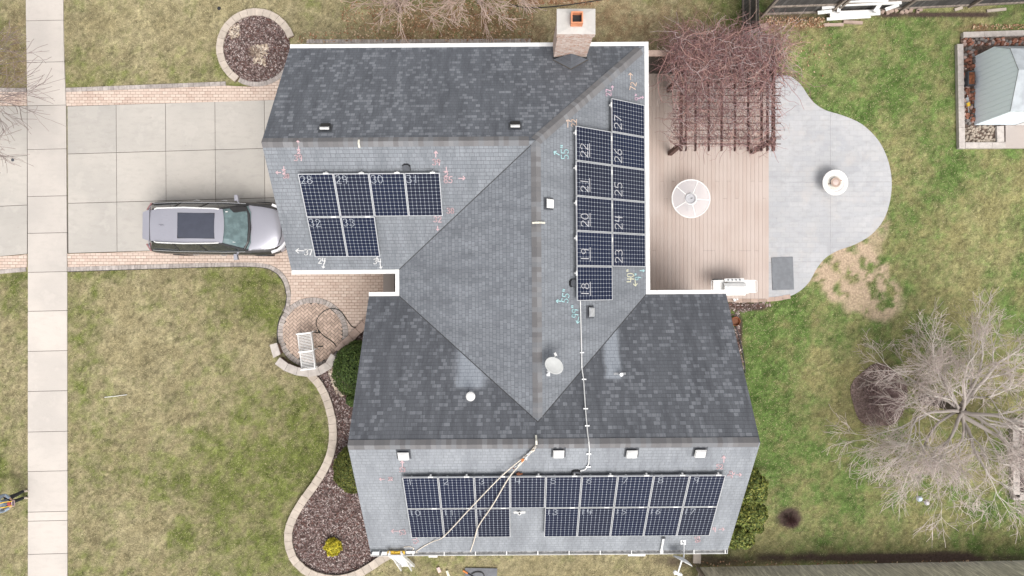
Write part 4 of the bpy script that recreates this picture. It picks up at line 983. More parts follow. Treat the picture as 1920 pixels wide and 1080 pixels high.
for x in (5.9, 6.6, 7.6, 8.6):
    for k in range(3): T.tube([np.array([x + k * .05, 8.75, 0]), np.array([x + .1 - k * .06, 8.7, .9]), np.array([x - .08 + k * .07, 8.6, 1.7]), np.array([x + k * .1, 8.3, 2.45])], [.035, .03, .025, .02], (.16, .1, .085), 6)
T.build('stem', vt)
# big bare tree
GRY = [(.40, .36, .33), (.52, .48, .44), (.60, .55, .51), (.60, .54, .50), (.54, .46, .43)]
def arrv(*a): return np.array(a, float)
bt = thing('bare_tree', 'large leafless pale grey tree spreading over the lower right lawn', 'tree', P(1733, 748))
T = Twigs(21); b0 = P(1733, 748); B0 = arrv(b0.x, b0.y, 0); B1 = B0 + arrv(.42, -.2, 1.6)
T.tube([B0 - arrv(0, 0, .1), B0 + arrv(.08, 0, .5), B0 + arrv(.24, -.08, 1.05), B1], [.24, .19, .165, .15], (.17, .145, .12), 12); T.build('trunk', bt)
T = Twigs(22)
limbs = [((-.95, .28, .30), 2.3, .07), ((-.55, .9, .32), 2.2, .07), ((.1, 1, .45), 2.1, .075), ((.8, .7, .5), 2.2, .09), ((-.98, -.22, .28), 2.2, .065), ((-.65, -.8, .32), 2.1, .07),
         ((0, -1, .42), 2.2, .075), ((.8, -.75, .5), 2.2, .09), ((.3, -.1, .9), 1.8, .08), ((.95, -.05, .5), 2.0, .085), ((-.8, .65, .45), 2.0, .06), ((-.5, .1, .7), 1.7, .06), ((-.35, -1, .5), 2.0, .06), ((-.2, .95, .7), 1.8, .06)]
for d, L, r in limbs: T.grow(B1 - arrv(0, 0, T.r.uniform(0, .45)), arrv(*d), L, r, 4, GRY[::-1], wander=.48, up=.01, kids=(4, 4), ratio=.57, minr=.0056, spread=.95)
T.build('crown', bt)
# round twiggy shrub beside it
st_ = thing('twiggy_shrub', 'dark purple leafless rounded shrub beside the big bare tree', 'shrub', P(1650, 742))
T = Twigs(31); c = P(1648, 742)
for k in range(75):
    r = T.r; a = r.uniform(0, 6.283); e_ = r.uniform(.15, 1.4); d = arrv(math.cos(a) * math.cos(e_), math.sin(a) * math.cos(e_), math.sin(e_) * .8)
    T.grow(arrv(c.x + r.normal(0, .15), c.y + r.normal(0, .15), 0), d, .42, .009, 2, [(.34, .25, .245), (.36, .27, .26), (.3, .21, .21)], .4, .02, (2, 3), .75, .0045)
T.build('twigs', st_)
mb = MB(); ring = [c + Vector((math.cos(a) * 1.05, math.sin(a) * 1.18, 0)) * (1 + .05 * math.sin(5 * a)) for a in np.linspace(0, 6.2, 36)]; mb.prism(ring, -.05, .012); struct(mb, 'soil_patch', simple('dark_bed_soil', (.17, .125, .11), .95, var=.4, nscale=14))
chips('mulch', [ring], 300, [(.2, .145, .13), (.26, .2, .18), (.16, .11, .10)], .016, seed=9); avoid(ring)
# bare trees on the north side
for (x, y, sd_, lab) in ((-4.2, 10.4, 41, 'leafless pinkish tree at the upper edge, nearer the round mulch bed'), (-1.2, 10.7, 42, 'leafless pinkish tree at the upper edge, nearer the chimney')):
    o = thing('bare_tree', lab, 'tree', (x, y, 0)); T = Twigs(sd_); B = arrv(x, y, 0)
    T.tube([B, B + arrv(.02, .03, .5), B + arrv(0, .05, 1.0)], [.11, .09, .075], (.2, .15, .12), 10); T.build('trunk', o)
    T = Twigs(sd_ + 5)
    for k in range(9):
        a = k * .7 + T.r.uniform(-.2, .2); T.grow(B + arrv(0, .05, T.r.uniform(.6, 1.0)), arrv(math.cos(a), math.sin(a), T.r.uniform(.7, 1.5)), 1.55, .038, 3, [(.58, .45, .39), (.53, .41, .35), (.46, .35, .30), (.36, .28, .25)], .42, .02, (4, 5), .58, .0072)
    T.build('crown', o)
o = thing('bare_tree', 'leafless street tree whose twigs reach over the sidewalk at the left edge', 'tree', (-19.75, 7.0, 0)); T = Twigs(51); B = arrv(-19.75, 7.0, 0)
T.tube([B, B + arrv(0, .03, 1), B + arrv(.05, .05, 2.0)], [.17, .14, .12], (.2, .16, .13), 10); T.build('trunk', o)
T = Twigs(52)
for k in range(9):
    a = k * .7; T.grow(B + arrv(0, .05, T.r.uniform(1.5, 2.0)), arrv(math.cos(a), math.sin(a), T.r.uniform(.5, 1.0)), 2.4, .055, 3, [(.22, .17, .16), (.24, .2, .19), (.44, .40, .37), (.4, .36, .33)], .42, .03, (4, 5), .6, .006)
T.build('crown', o)

# ---------------------------------------------------------------- leafy shrubs
def shrub(name, label, px, py, rx, ry, h, cols, n, seed, leaf=.05, cat='shrub', group=None, lumps=.18):
    c = P(px, py); o = thing(name, label, cat, c, group=group); rs = np.random.RandomState(seed)
    u = rs.normal(0, 1, (n, 3)); u[:, 2] = np.abs(u[:, 2]) * .9 - .15; u /= np.linalg.norm(u, axis=1)[:, None]
    lump = 1 + lumps * (fbm(u[:, 0] * 1.0 + u[:, 2], u[:, 1] * 1.0, 3.2, seed) - .5) * 2
    rad = lump * (1 - np.abs(rs.normal(0, .07, n))); ctr = u * rad[:, None] * np.array([rx, ry, h * .62]) + np.array([c.x, c.y, h * .38])
    a = rs.normal(0, 1, (n, 3)); a -= .6 * u * (a * u).sum(1)[:, None]; a /= np.linalg.norm(a, axis=1)[:, None]; b = np.cross(a, u + rs.normal(0, .5, (n, 3))); b /= np.linalg.norm(b, axis=1)[:, None]
    L = leaf * rs.uniform(.6, 1.3, n)[:, None]
    V = np.stack([ctr - a * L, ctr - b * L * .5, ctr + a * L, ctr + b * L * .5], 1).reshape(-1, 3)
    cl = np.array(cols)[rs.randint(0, len(cols), n)] * rs.uniform(.65, 1.35, (n, 1)); cl = cl * (0.8 + .4 * (lump[:, None] - 1 + lumps) / (2 * lumps + 1e-6))
    npmesh('foliage', V, np.arange(n * 4).reshape(-1, 4), M['leaf'], {'Col': ('FACE', cl)}, parent=o)
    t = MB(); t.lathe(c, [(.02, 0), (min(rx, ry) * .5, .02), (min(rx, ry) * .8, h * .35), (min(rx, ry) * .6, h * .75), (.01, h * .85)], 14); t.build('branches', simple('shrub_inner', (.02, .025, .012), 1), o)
    return o
DG = [(.055, .095, .022), (.075, .12, .03), (.04, .07, .018), (.09, .13, .03)]
shrub('boxwood_shrub', 'dark green rounded shrub beside the crescent seat wall', 676, 688, .9, 1.02, 1.25, DG, 16000, 61, .035, group='round shrubs along the house front')
shrub('boxwood_shrub', 'olive green rounded shrub by the left roof corner at the ridge', 668, 872, .72, .85, 1.2, [(.10, .12, .025), (.075, .10, .025), (.14, .14, .03)], 14000, 62, .035, group='round shrubs along the house front')
shrub('boxwood_shrub', 'small dark shrub half under the roof edge between the two round shrubs', 664, 748, .25, .25, .5, DG, 2500, 63, .035)
shrub('golden_shrub', 'small bright yellow shrub in the mulch bed near the bottom left roof corner', 627, 1021, .28, .30, .42, [(.50, .42, .03), (.42, .36, .03), (.3, .3, .03), (.58, .5, .06)], 3600, 64, .045, lumps=.5)
for k, (x, y, rx_, ry_s, lab) in enumerate(((1392, 905, .62, .75, 'yellow-green evergreen shrub at the right wall, uppermost of its hedge'), (1388, 955, .72, .7, 'yellow-green evergreen shrub in the middle of the right wall hedge'), (1372, 990, .6, .5, 'yellow-green evergreen shrub at the lower end of the right wall hedge'))):
    shrub('evergreen_shrub', lab, x, y, rx_, ry_s, 1.35, [(.15, .18, .04), (.105, .14, .03), (.22, .22, .05), (.07, .10, .025)], 9000, 70 + k, .05, group='hedge beside the right wall', lumps=.3)
o = thing('dry_shrub', 'tiny brown leafless shrub in bare soil on the lower right lawn', 'shrub', P(1481, 974)); T = Twigs(81); c = P(1481, 974)
for k in range(70):
    a = T.r.uniform(0, 6.28); T.grow(arrv(c.x, c.y, 0), arrv(math.cos(a), math.sin(a), T.r.uniform(.3, 2)), .22, .006, 1, [(.1, .055, .055), (.14, .08, .07)], .5, 0, (2, 3), .6, .004)
T.build('twigs', o)
o = thing('dry_shrub', 'small pale dry perennial in the round mulch bed', 'shrub', P(480, 100)); T = Twigs(82); c = P(480, 100)
for k in range(60):
    a = T.r.uniform(0, 6.28); T.grow(arrv(c.x, c.y, 0), arrv(math.cos(a), math.sin(a), T.r.uniform(.1, 1.5)), .2, .006, 1, [(.36, .27, .22), (.42, .33, .27)], .5, 0, (1, 3), .6, .004)
T.build('twigs', o)

# ---------------------------------------------------------------- fences
def fence(a, b, h, label, mats, face=(0, -1, 0), board=.14, rails=(.25, .95, 1.6), post_step=2.4, gap=.006, side=1, post_side=-1):
    a = Vector(a); b = Vector(b); d = (b - a).normalized(); L = (b - a).length; n = Vector((-d.y, d.x, 0)) * side
    o = thing('wooden_fence', label, 'fence', a); mb = MB(); k = 0; rz = math.atan2(d.y, d.x)
    while (k + 1) * board < L:
        c = a + d * (k + .5) * board; mb.box(c + Vector((0, 0, h / 2 + random.uniform(-.01, .01))), (board - gap, .018, h), rz + random.uniform(-.02, .02)); k += 1
    mb.build('boards', mats[0], o)
    for z in rails:
        if z < h: r = MB(); r.bar(a + n * .03 + Vector((0, 0, z)), b + n * .03 + Vector((0, 0, z)), .04, .09); r.build('rail', mats[1], o)
    k = 0
    while k * post_step < L + .1:
        c = a + d * min(L, k * post_step) + n * .07; p_ = MB(); p_.box(c + Vector((0, 0, h / 2)), (.09, .09, h + .04), rz); p_.build('post', mats[1], o); k += 1
    return o
def boardmat(name, c, tv=.4):
    m, nt, b = newmat(name, .88, .2)
    col = mix(nt, tone(nt), cmul(c, 1 - tv), cmul(c, 1 + tv)); col = mix(nt, smooth(nt, noise(nt, 9, 5, .7, stretch=(1.5, 1.5, .2)), .35, .65), col, cmul(c, .55)); nt.links.new(col, b.inputs['Base Color']); return m
FG = boardmat('grey_weathered_boards', (.10, .095, .093)); FGG = boardmat('green_grey_boards', (.68, .65, .56), .15); RL = boardmat('pale_rail', (.30, .255, .22), .1)
fence(P(1391, 88), P(1391, -60), 1.75, 'dark grey board fence running away from the pergola at the upper edge', (FG, RL), side=1)
fence(P(1428, 27), P(1560, 22.5), 1.75, 'grey board fence with pale rails at the upper edge, left of the white board pile', (FG, RL), side=-1, rails=(.1, .75, 1.5), post_step=2.5)
fence(P(1562, 22), P(1960, 3), 1.75, 'grey board fence at the upper right edge behind the white board pile', (FG, RL), side=-1, rails=(.08, .8, 1.5), post_step=2.55)
fence(P(1312, 1064), P(1960, 1050.5), 1.8, 'grey-green board fence along the lower right edge', (FGG, RL), side=-1, rails=(.3, 1.5), board=.13, post_step=30)
fence(P(1311, 1066), P(1300, 1120), 1.8, 'short return of board fence at the bottom edge near the white dish', (FGG, RL), side=-1, rails=(.3, 1.5), board=.13, post_step=30)
mb = MB(); course(mb, [P(1428, 27.5, 0), P(1600, 21, 0), P(1960, 4, 0)], .06, 1.2, 0, .12, .01); struct(mb, 'kickboard', RL)

# pile of white boards and frames
pile = [(1541, 15, 1572, 11, .55, .12), (1533, 24, 1560, 21, .35, .12), (1550, 36, 1632, 31, .12, .1), (1556, 27, 1650, 23, .25, .2), (1576, 9, 1690, 5, .75, .1), (1583, 2.5, 1665, 1, .95, .09), (1565, 30, 1640, 27, .2, .08), (1660, 18, 1685, 9, .4, .12), (1572, 23, 1574, 8, .5, .12), (1640, 22, 1652, 5, .55, .14)]
for k, (a, b, c, d, z, w) in enumerate(pile):
    t = MB(); t.bar(P(a, b, z), P(c, d, z + .05), w, .05); t.bar(P(a + 1, b, .02), P(a + 1, b, z - .03), .05, .05, m=1) ; t.bar(P(c - 1, d, .02), P(c - 1, d, z), .05, .05, m=1)
    loc = ('short upper', 'short lower', 'lowest long', 'widest long', 'long upper', 'topmost', 'thin dark backed', 'slanted right', 'upright left', 'upright right')[k]
    tag(t.build('white_board', [M['vinyl'], FG]), loc + ' white board of the pile against the upper right fence', 'board', 'white boards piled by the fence')
for k, (x, y, w, h, rz) in enumerate(((1563, 46.5, .72, .1, .02), (1599, 42, .72, .11, -.06), (1433, 51, .3, .26, .1), (1431, 72, .26, .38, -.04))):
    t = MB(); t.box(P(x, y, .04), (w, h, .07), rz); tag(t.build('stone_block', M['pinkcap']), ('grey pink board lying left below the white pile', 'beige board lying below the white pile', 'upper square paving stone beside the dark fence', 'lower square paving stone beside the dark fence')[k], 'stone')
# stones along the fence base
rr = random.Random(9)
for k in range(9):
    x = 1655 + k * 9 + rr.uniform(-3, 3); t = MB(); t.box(P(x, 23 - k * .4 + rr.uniform(-3, 2), .04), (rr.uniform(.1, .22), rr.uniform(.08, .16), .07), rr.uniform(-.6, .6)); tag(t.build('edging_stone', M['pinkcap']), 'small pinkish loose stone at the foot of the upper right fence', 'stone', 'loose stones by the fence')
for k, (x, y, w) in enumerate(((1797, 16.5, .3), (1868, 19, .72))):
    t = MB(); t.box(P(x, y, .04), (w, .1, .06), .1 - .2 * k + .2); tag(t.build('edging_stone', M['stonecap']), ('short' if k == 0 else 'long') + ' pale stone bar lying by the fence above the shed bed', 'stone')

# ---------------------------------------------------------------- shed and its raised bed
rb = thing('raised_bed', 'stone edged rubble bed round the pale shed', 'raised bed', P(1800, 170))
fr = [(1798, 67), (1798, 277)]
mb = MB(); course(mb, [P(1799, 280), P(1795, 62)], .22, .78, .0, .16, .004); course(mb, [P(1801, 68), P(1990, 62)], .2, .78, .0, .16, .004); course(mb, [P(1805, 274), P(1880, 274), P(1895, 274)], .22, .5, .0, .16, .004); course(mb, [P(1871, 268), P(1870, 236)], .26, .6, .0, .16, .004)
mb.build('edging', M['wallcap'], rb)
mb = MB(); mb.prism([P(1800, 70), P(1990, 70), P(1990, 270), P(1800, 270)], -.05, .04); mb.build('bed_soil', simple('bed_soil', (.10, .07, .055), .95, var=.4, nscale=12), rb)
mb = MB(); mb.prism([P(1882, 236), P(1990, 236), P(1990, 279), P(1882, 279)], .0, .1); mb.build('step_slab', M['porch'], rb)
rk = MB(); rs = random.Random(4)
for k in range(420):
    if k < 270: x = rs.uniform(1806, 1830) if k < 150 else rs.uniform(1806, 1990); y = rs.uniform(75, 232) if k < 150 else rs.uniform(72, 84); m_ = rs.choice((0, 0, 1, 2))
    else: x = rs.uniform(1806, 1864); y = rs.uniform(236, 268); m_ = 3
    s_ = rs.uniform(.05, .12) if m_ != 3 else rs.uniform(.04, .08); c = P(x, y, .06)
    V = [c + Vector((math.cos(a) * s_ * rs.uniform(.7, 1.2), math.sin(a) * s_ * rs.uniform(.6, 1.0), -.03)) for a in np.linspace(0, 5.2, 6)]; V2 = [v.lerp(c, .3) + Vector((0, 0, s_ * .8)) for v in V]
    rk.add(V + V2, [(i, (i + 1) % 6, 6 + (i + 1) % 6, 6 + i) for i in range(6)] + [tuple(range(6, 12))], m_)
o = rk.build('rubble', [simple('red_rock', (.30, .13, .085), .9, var=.3, nscale=15, tvar=.4), simple('pink_rock', (.42, .30, .26), .9, tvar=.3), simple('grey_rock', (.2, .18, .17), .9, tvar=.3), simple('tan_gravel', (.38, .32, .26), .9, tvar=.4)]); tag(o, kind='stuff')
avoid([P(1787, 55), P(1990, 55), P(1990, 284), P(1787, 284)])
sh = thing('garden_shed', 'pale blue-white shed with gambrel gable and grey roof at the upper right', 'shed', P(1825, 171, .05) + Vector((1.3, 0, 0)))
sx0 = P(1825, 0, 0).x; yN, yS = P(0, 107, 0).y, P(0, 235, 0).y; L = 3.4
prof = [(yS, .05), (yS + .02, 1.93), ((yN + yS) / 2 + .06, 2.32), (yN - .36, 1.93), (yN, 1.13), (yN, .05)]
wm_, nt, b = newmat('pale_shed_siding', .5, .3)
sp = N(nt, 'ShaderNodeSeparateXYZ'); nt.links.new(wpos(nt), sp.inputs[0])
gr = smooth(nt, math_(nt, 'ABSOLUTE', math_(nt, 'SUBTRACT', math_(nt, 'FRACT', math_(nt, 'MULTIPLY', sp.outputs[1], 5.5)), .5)), .40, .5)
nt.links.new(mix(nt, math_(nt, 'MULTIPLY', gr, .5), (.82, .92, .98), (.74, .84, .91)), b.inputs['Base Color']); bump(nt, b, gr, .01)
t = MB(); t.face([(sx0, y, z) for y, z in prof][::1]); t.face([(sx0 + L, y, z) for y, z in prof][::-1])
for i in (0, 4): (y0_, z0_), (y1_, z1_) = prof[i], prof[i + 1]; t.face([(sx0, y0_, z0_), (sx0 + L, y0_, z0_), (sx0 + L, y1_, z1_), (sx0, y1_, z1_)])
t.build('wall', wm_, sh)
t = MB()
for i in (1, 2, 3):
    (y0_, z0_), (y1_, z1_) = prof[i], prof[i + 1]; t.face([(sx0 - .03, y0_, z0_ + .02), (sx0 + L, y0_, z0_ + .02), (sx0 + L, y1_, z1_ + .02), (sx0 - .03, y1_, z1_ + .02)]); t.face([(sx0 - .03, y0_, z0_ + .02), (sx0 - .03, y1_, z1_ + .02), (sx0 - .03, y1_, z1_ - .02), (sx0 - .03, y0_, z0_ - .02)])
t.build('roof', simple('grey_shed_roof', (.34, .37, .39), .7, var=.12, nscale=3), sh)
t = MB(); t.box((sx0 + 1.9, yS - .012, 1.0), (.8, .03, 1.75)); t.build('door', M['white'], sh)
t = MB(); c = P(1817, 149, .15); t.box(c, (.26, .52, .3), m=0); t.box(c + Vector((0, 0, .152)), (.2, .44, .01), m=1); tag(t.build('storage_bin', [M['dark'], M['rust']]), 'small dark open bin against the shed wall', 'bin')
t = MB(); c = P(1815, 196, .12); t.tube([c + Vector((-.02, .35, 0)), c, c + Vector((.02, -.3, .02))], .015, 6, m=1); t.box(c, (.11, .13, .08), .4); t.box(c + Vector((-.03, .2, 0)), (.1, .12, .05), .2, m=1); tag(t.build('hand_tool', [M['yellow'], M['metal']]), 'yellow headed garden tool lying on rubble by the shed', 'tool')

# planter frame at the right edge
pf = thing('raised_bed', 'pinkish stone framed planter with dead stems at the right edge under the bare tree', 'raised bed', P(1899, 860))
mb = MB(); course(mb, [P(1899, 930), P(1898, 790)], .24, .55, 0, .2, .004); course(mb, [P(1893, 790), P(2010, 788)], .2, .55, 0, .2, .004); course(mb, [P(1893, 930), P(2010, 931)], .2, .55, 0, .2, .004); mb.build('edging', M['wallcap'], pf)
mb = MB(); mb.prism([P(1899, 790), P(2010, 790), P(2010, 930), P(1899, 930)], -.02, .05); mb.build('bed_soil', simple('planter_soil', (.06, .045, .045), .95), pf)
T = Twigs(91)
for k in range(120):
    T.grow(arrv(T.r.uniform(18.95, 20.2), T.r.uniform(-7.6, -5.1), .05), arrv(T.r.normal(0, .6), T.r.normal(0, .6), 1), .3, .008, 1, [(.2, .15, .15), (.28, .22, .2)], .4, 0, (1, 3), .6, .005)
T.build('dead_stems', pf)
T = Twigs(92)
# low dark rim planting strip left of the planter
avoid([P(1885, 780), P(2010, 780), P(2010, 940), P(1885, 940)])

# ---------------------------------------------------------------- table, fire bowl, grill
tb = thing('patio_table', 'round white glass topped table on the deck', 'table', P(1298, 373, DZ)); c = P(1295.5, 372.5, .88); c0 = Vector((c.x, c.y, DZ))
t = MB(); t.lathe(c, [(.665, -.02), (.705, -.02), (.705, .012), (.665, .012), (.665, -.02)], 56); 
t.build('rim', M['white'], tb)
gm, nt, b = newmat('frosted_glass_top', .25, .5); b.inputs['Base Color'].default_value = (.76, .76, .80, 1); b.inputs['Alpha'].default_value = .42
t = MB(); t.lathe(c, [(.665, .004), (.06, .004)], 56); t.build('tabletop', gm, tb)
for k in range(5):
    a = R_(90 + 50 + k * 72); t = MB(); d = Vector((math.cos(a), math.sin(a), 0)); t.tube([c + d * .665 + Vector((0, 0, -.01)), c + d * .36 + Vector((0, 0, -.04)), c0 + d * .22 + Vector((0, 0, .35)), c0 + d * .42 + Vector((0, 0, .02))], .02, 8); t.build('leg', M['white'], tb); q_ = MB(); q_.bar(c + d * .67 + Vector((0, 0, .006)), c + d * .2 + Vector((0, 0, .006)), .035, .01); q_.build('spoke', M['white'], tb)
t = MB(); t.lathe(c + Vector((0, 0, .006)), [(.2, -.01), (.225, 0), (.2, .01), (.185, 0), (.2, -.01)], 28); t.build('hub_ring', M['white'], tb)
t = MB(); t.lathe(c + Vector((-.03, .0, .006)), [(.001, 0), (.16, .0), (.185, .05), (.175, .05), (.15, .02), (.001, .015)], 28); t.bar(c + Vector((-.02, 0, .04)), c + Vector((.05, .02, .045)), .025, .02, m=1)
tag(t.build('bowl', [simple('pale_glass_bowl', (.42, .42, .44), .25), M['black']]), 'grey shallow bowl in the centre of the white table', 'bowl')
fp = thing('fountain', 'round white tiered fountain standing on the curved patio', 'fountain', P(1564, 342, .03)); c = P(1565, 342.5, .4); cb = Vector((c.x, c.y, .03))
t = MB(); t.lathe(cb, [(.22, 0), (.24, .05), (.14, .12), (.14, .25), (.3, .3), (.455, .36), (.475, .42), (.455, .44), (.36, .41), (.3, .37), (.001, .35)], 40); t.build('basin', simple('white_cast_stone', (.74, .73, .71), .7, var=.05), fp, smooth=False)
t = MB(); t.lathe(cb + Vector((0, 0, .35)), [(.3, .0), (.3, .018), (.001, .02)], 32); t.build('water', simple('pale_basin_floor', (.55, .53, .48), .2), fp)
t = MB(); t.lathe(cb + Vector((0, 0, .36)), [(.06, 0), (.06, .06), (.17, .08), (.18, .10), (.15, .10), (.001, .09)], 28, m=0); t.lathe(cb + Vector((0, 0, .452)), [(.13, 0), (.1, .006), (.001, .01)], 20, m=1); t.build('upper_bowl', [simple('brown_bowl', (.36, .27, .22), .7), simple('pinkish_stone', (.5, .4, .36), .7)], fp)
t = MB(); t.bar(cb + Vector((-.24, -.06, .39)), cb + Vector((-.1, -.02, .42)), .02, .02); t.bar(cb + Vector((.1, .04, .42)), cb + Vector((.26, .08, .39)), .02, .02); t.build('bracket', M['rust'], fp)
gr_ = thing('gas_grill', 'white gas grill with side shelves at the lower edge of the deck', 'grill', P(1375, 540, DZ)); GZ = 1.05
def gp(px, py, z): return P(px, py, z)
RG = R_(1)
t = MB(); c = gp(1378, 538, .6); t.box((c.x, c.y, .58), (.74, .5, .8), RG); t.build('cabinet', M['white'], gr_)
t = MB(); a = gp(1378, 540, 1.1)
V = []; 
for x in (-.39, .39):
    for y, z in ((-.27, .95), (-.27, 1.05), (-.15, 1.16), (.05, 1.18), (.17, 1.1), (.2, .95)): V.append(Vector((a.x + x, a.y + y, z)))
t.add(V, [(i, (i + 1) % 6, 6 + (i + 1) % 6, 6 + i) for i in range(6)] + [tuple(reversed(range(6))), tuple(range(6, 12))]); t.build('lid', M['white'], gr_)
t = MB(); c = gp(1376, 525, .98); t.box(c, (.7, .11, .1), RG); t.box(c + Vector((0, 0, .055)), (.62, .05, .006), RG, m=1); cp = t.build('control_panel', [M['white'], M['metal']], gr_)
for k in range(4): q = MB(); q.tube([c + Vector((-.22 + k * .14, 0, .05)), c + Vector((-.22 + k * .14, 0, .085))], .024, 12); q.build('knob', M['dark'], cp)
for x0_, x1_ in ((1337, 1358), (1397, 1416)):
    t = MB(); a = gp(x0_, 537, .95); b = gp(x1_, 537, .95); t.box(((a.x + b.x) / 2, a.y, .95), (b.x - a.x, .46, .04), RG); ex = a.x if x0_ < 1360 else b.x; s_ = -1 if x0_ < 1360 else 1
    t.tube([Vector((ex, a.y - .22, .95)), Vector((ex + s_ * .06, a.y - .2, .95)), Vector((ex + s_ * .06, a.y + .2, .95)), Vector((ex, a.y + .22, .95))], .015, 8); t.build('side_shelf', M['white'], gr_)
t = MB(); c = P(1344, 526, .2); t.box(c, (.3, .1, .3)); tag(t.build('grill_box', M['dark']), 'dark grey box on the deck behind the left shelf of the grill', 'box')
t = MB(); c = P(1377, 562, .1); t.box(c, (.09, .12, .08), .3); t.box(c + Vector((.1, .03, .0)), (.06, .08, .07), .1); tag(t.build('tap_fitting', M['metal']), 'small pale metal fitting on the stone edge below the grill', 'fitting')
pt = thing('fire_pot', 'round rusty pot on the soil beside the right wall', 'pot', P(1378, 602)); t = MB(); t.lathe(P(1377, 602), [(.12, 0), (.16, .02), (.175, .16), (.165, .17), (.15, .15), (.14, .06), (.001, .05)], 22); t.build('pot_shell', M['rust'], pt); t = MB(); t.lathe(P(1377, 602, .07), [(.145, 0), (.001, .01)], 16); t.build('pot_soil', simple('pot_soil', (.16, .07, .04), .95), pt)

# ---------------------------------------------------------------- bench
bn = thing('garden_bench', 'white slatted two seat bench on the paved circle', 'bench', P(583, 656), rot=(0, 0, R_(7)))
MBn = lambda: MB()
SW_, SD_ = .66, .56
for k, yc in enumerate((.34, -.34)):
    t = MB()
    for i in range(11): y = yc - .28 + i * .056; t.box((-.02 , y, .42 - .0), (SD_ - .02, .027, .02))
    t.build('seat', M['white'], bn, local=True)
    t = MB()
    for i in range(11):
        y = yc - .28 + i * .056; t.bar((.24, y, .43), (.31, y, .80), .03, .015)
    t.bar((.235, yc - .31, .43), (.235, yc + .31, .43), .04, .04)
    pts = [(.30 + .03 * math.cos(v * 1.5), yc + v * .31, .80 + .05 * math.cos(v * 1.57)) for v in np.linspace(-1, 1, 7)]; t.tube(pts, .022, 8); t.build('backrest', M['white'], bn, local=True)
for y in (.66, 0, -.66):
    t = MB(); t.bar((-.28, y, .62), (.30, y, .64), .055, .025); t.bar((-.27, y, 0), (-.27, y, .61), .045, .045); t.build('armrest', M['white'], bn, local=True)
    for x in (-.26, .26): t = MB(); t.box((x, y * .985 + .03, .2), (.045, .045, .4)); t.build('leg', M['white'], bn, local=True)
t = MB(); t.box((-.29, 0, .41), (.03, 1.34, .06)); t.build('front_rail', M['white'], bn, local=True)
# hose
hp = px_path([(690, 614), (672, 614), (661, 613), (652, 602), (640, 585), (628, 579), (614, 580), (600, 590), (593, 602), (594, 613), (598, 620), (606, 629), (618, 637), (628, 646), (632, 656), (631, 664)], .05, 6)
t = MB(); t.tube(hp, .014, 8); tag(t.build('garden_hose', M['hose']), 'black hose looped across the paved circle beside the white bench', 'hose')
t = MB(); t.tube(px_path([(594, 620), (588, 623), (600, 624), (596, 621)], .06, 4), .016, 6); t.tube([P(596, 650, .04), P(606, 649, .05)], .02, 6, m=0); tag(t.build('hose_nozzle', M['hose']), 'dark hose nozzle lying beside the white bench', 'nozzle')

# ---------------------------------------------------------------- car
car = thing('parked_car', 'silver SUV with dark sunroof parked on the driveway, nose under the garage eave', 'car', (-10.69, 2.18, 0), rot=(0, 0, R_(-.6)))
cpm, nt, b = newmat('silver_car_paint', .28, .5, .35); nt.links.new(mix(nt, noise(nt, 2), (.31, .31, .355), (.35, .35, .395)), b.inputs['Base Color']); b.inputs['Coat Weight'].default_value = .6
dkp = simple('dark_car_trim', (.03, .03, .032), .4); cg = simple('car_glass', (.035, .04, .042), .05, .5, var=.1)
flank_reflection = simple('car_side_dark_reflection', (.045, .043, .042), .22, .5, .2)  # dark reflections on the silver flanks, put into the base colour
st = [ # x, half width bottom, half width mid, half width belt, z belt(side), z centre
    (-2.50, .55, .62, .60, .80, .82), (-2.44, .76, .84, .80, .98, 1.0), (-2.3, .86, .93, .87, 1.04, 1.06), (-1.9, .90, .965, .90, 1.06, 1.08), (-1.2, .91, .975, .90, 1.06, 1.08),
    (-.3, .91, .975, .90, 1.05, 1.07), (.5, .91, .975, .90, 1.03, 1.05), (1.2, .91, .975, .90, .99, 1.06), (1.3, .91, .975, .885, .98, 1.06), (1.7, .90, .96, .85, .94, 1.04), (2.05, .87, .93, .79, .88, .99), (2.28, .78, .84, .68, .80, .92), (2.42, .66, .70, .52, .70, .82), (2.50, .52, .54, .40, .55, .60)]
V = []; nr = 0
for x, wb, wm2, wt, zb, zc in st:
    ring = [(-wb, .24), (-wm2, .45), (-wm2, .72), (-wt - .03, zb - .06), (-wt + .04, zb), (-wt * .6, zb + (zc - zb) * .7), (0, zc)]
    ring = ring + [(-a, b_) for a, b_ in reversed(ring[:-1])]; nr = len(ring); V += [Vector((x, a, b_)) for a, b_ in ring]
F = []; FM = []
for i in range(len(st) - 1):
    for j in range(nr - 1): F.append((i * nr + j, (i + 1) * nr + j, (i + 1) * nr + j + 1, i * nr + j + 1)); FM.append(j)
t = MB()
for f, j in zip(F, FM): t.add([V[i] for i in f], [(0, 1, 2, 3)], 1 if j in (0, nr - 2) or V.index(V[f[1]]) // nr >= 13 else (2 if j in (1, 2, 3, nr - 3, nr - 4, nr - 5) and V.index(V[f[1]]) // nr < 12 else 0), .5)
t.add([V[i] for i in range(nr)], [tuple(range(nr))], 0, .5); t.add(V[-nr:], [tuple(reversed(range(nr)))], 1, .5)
body = t.build('body', [cpm, dkp, flank_reflection], car, smooth=False, local=True)
bm = bmesh.new(); bm.from_mesh(body.data); bmesh.ops.remove_doubles(bm, verts=bm.verts, dist=.001); bmesh.ops.recalc_face_normals(bm, faces=bm.faces); bm.to_mesh(body.data); bm.free()
for p_ in body.data.polygons: p_.use_smooth = True
md = body.modifiers.new('sub', 'SUBSURF'); md.levels = 2; md.render_levels = 2
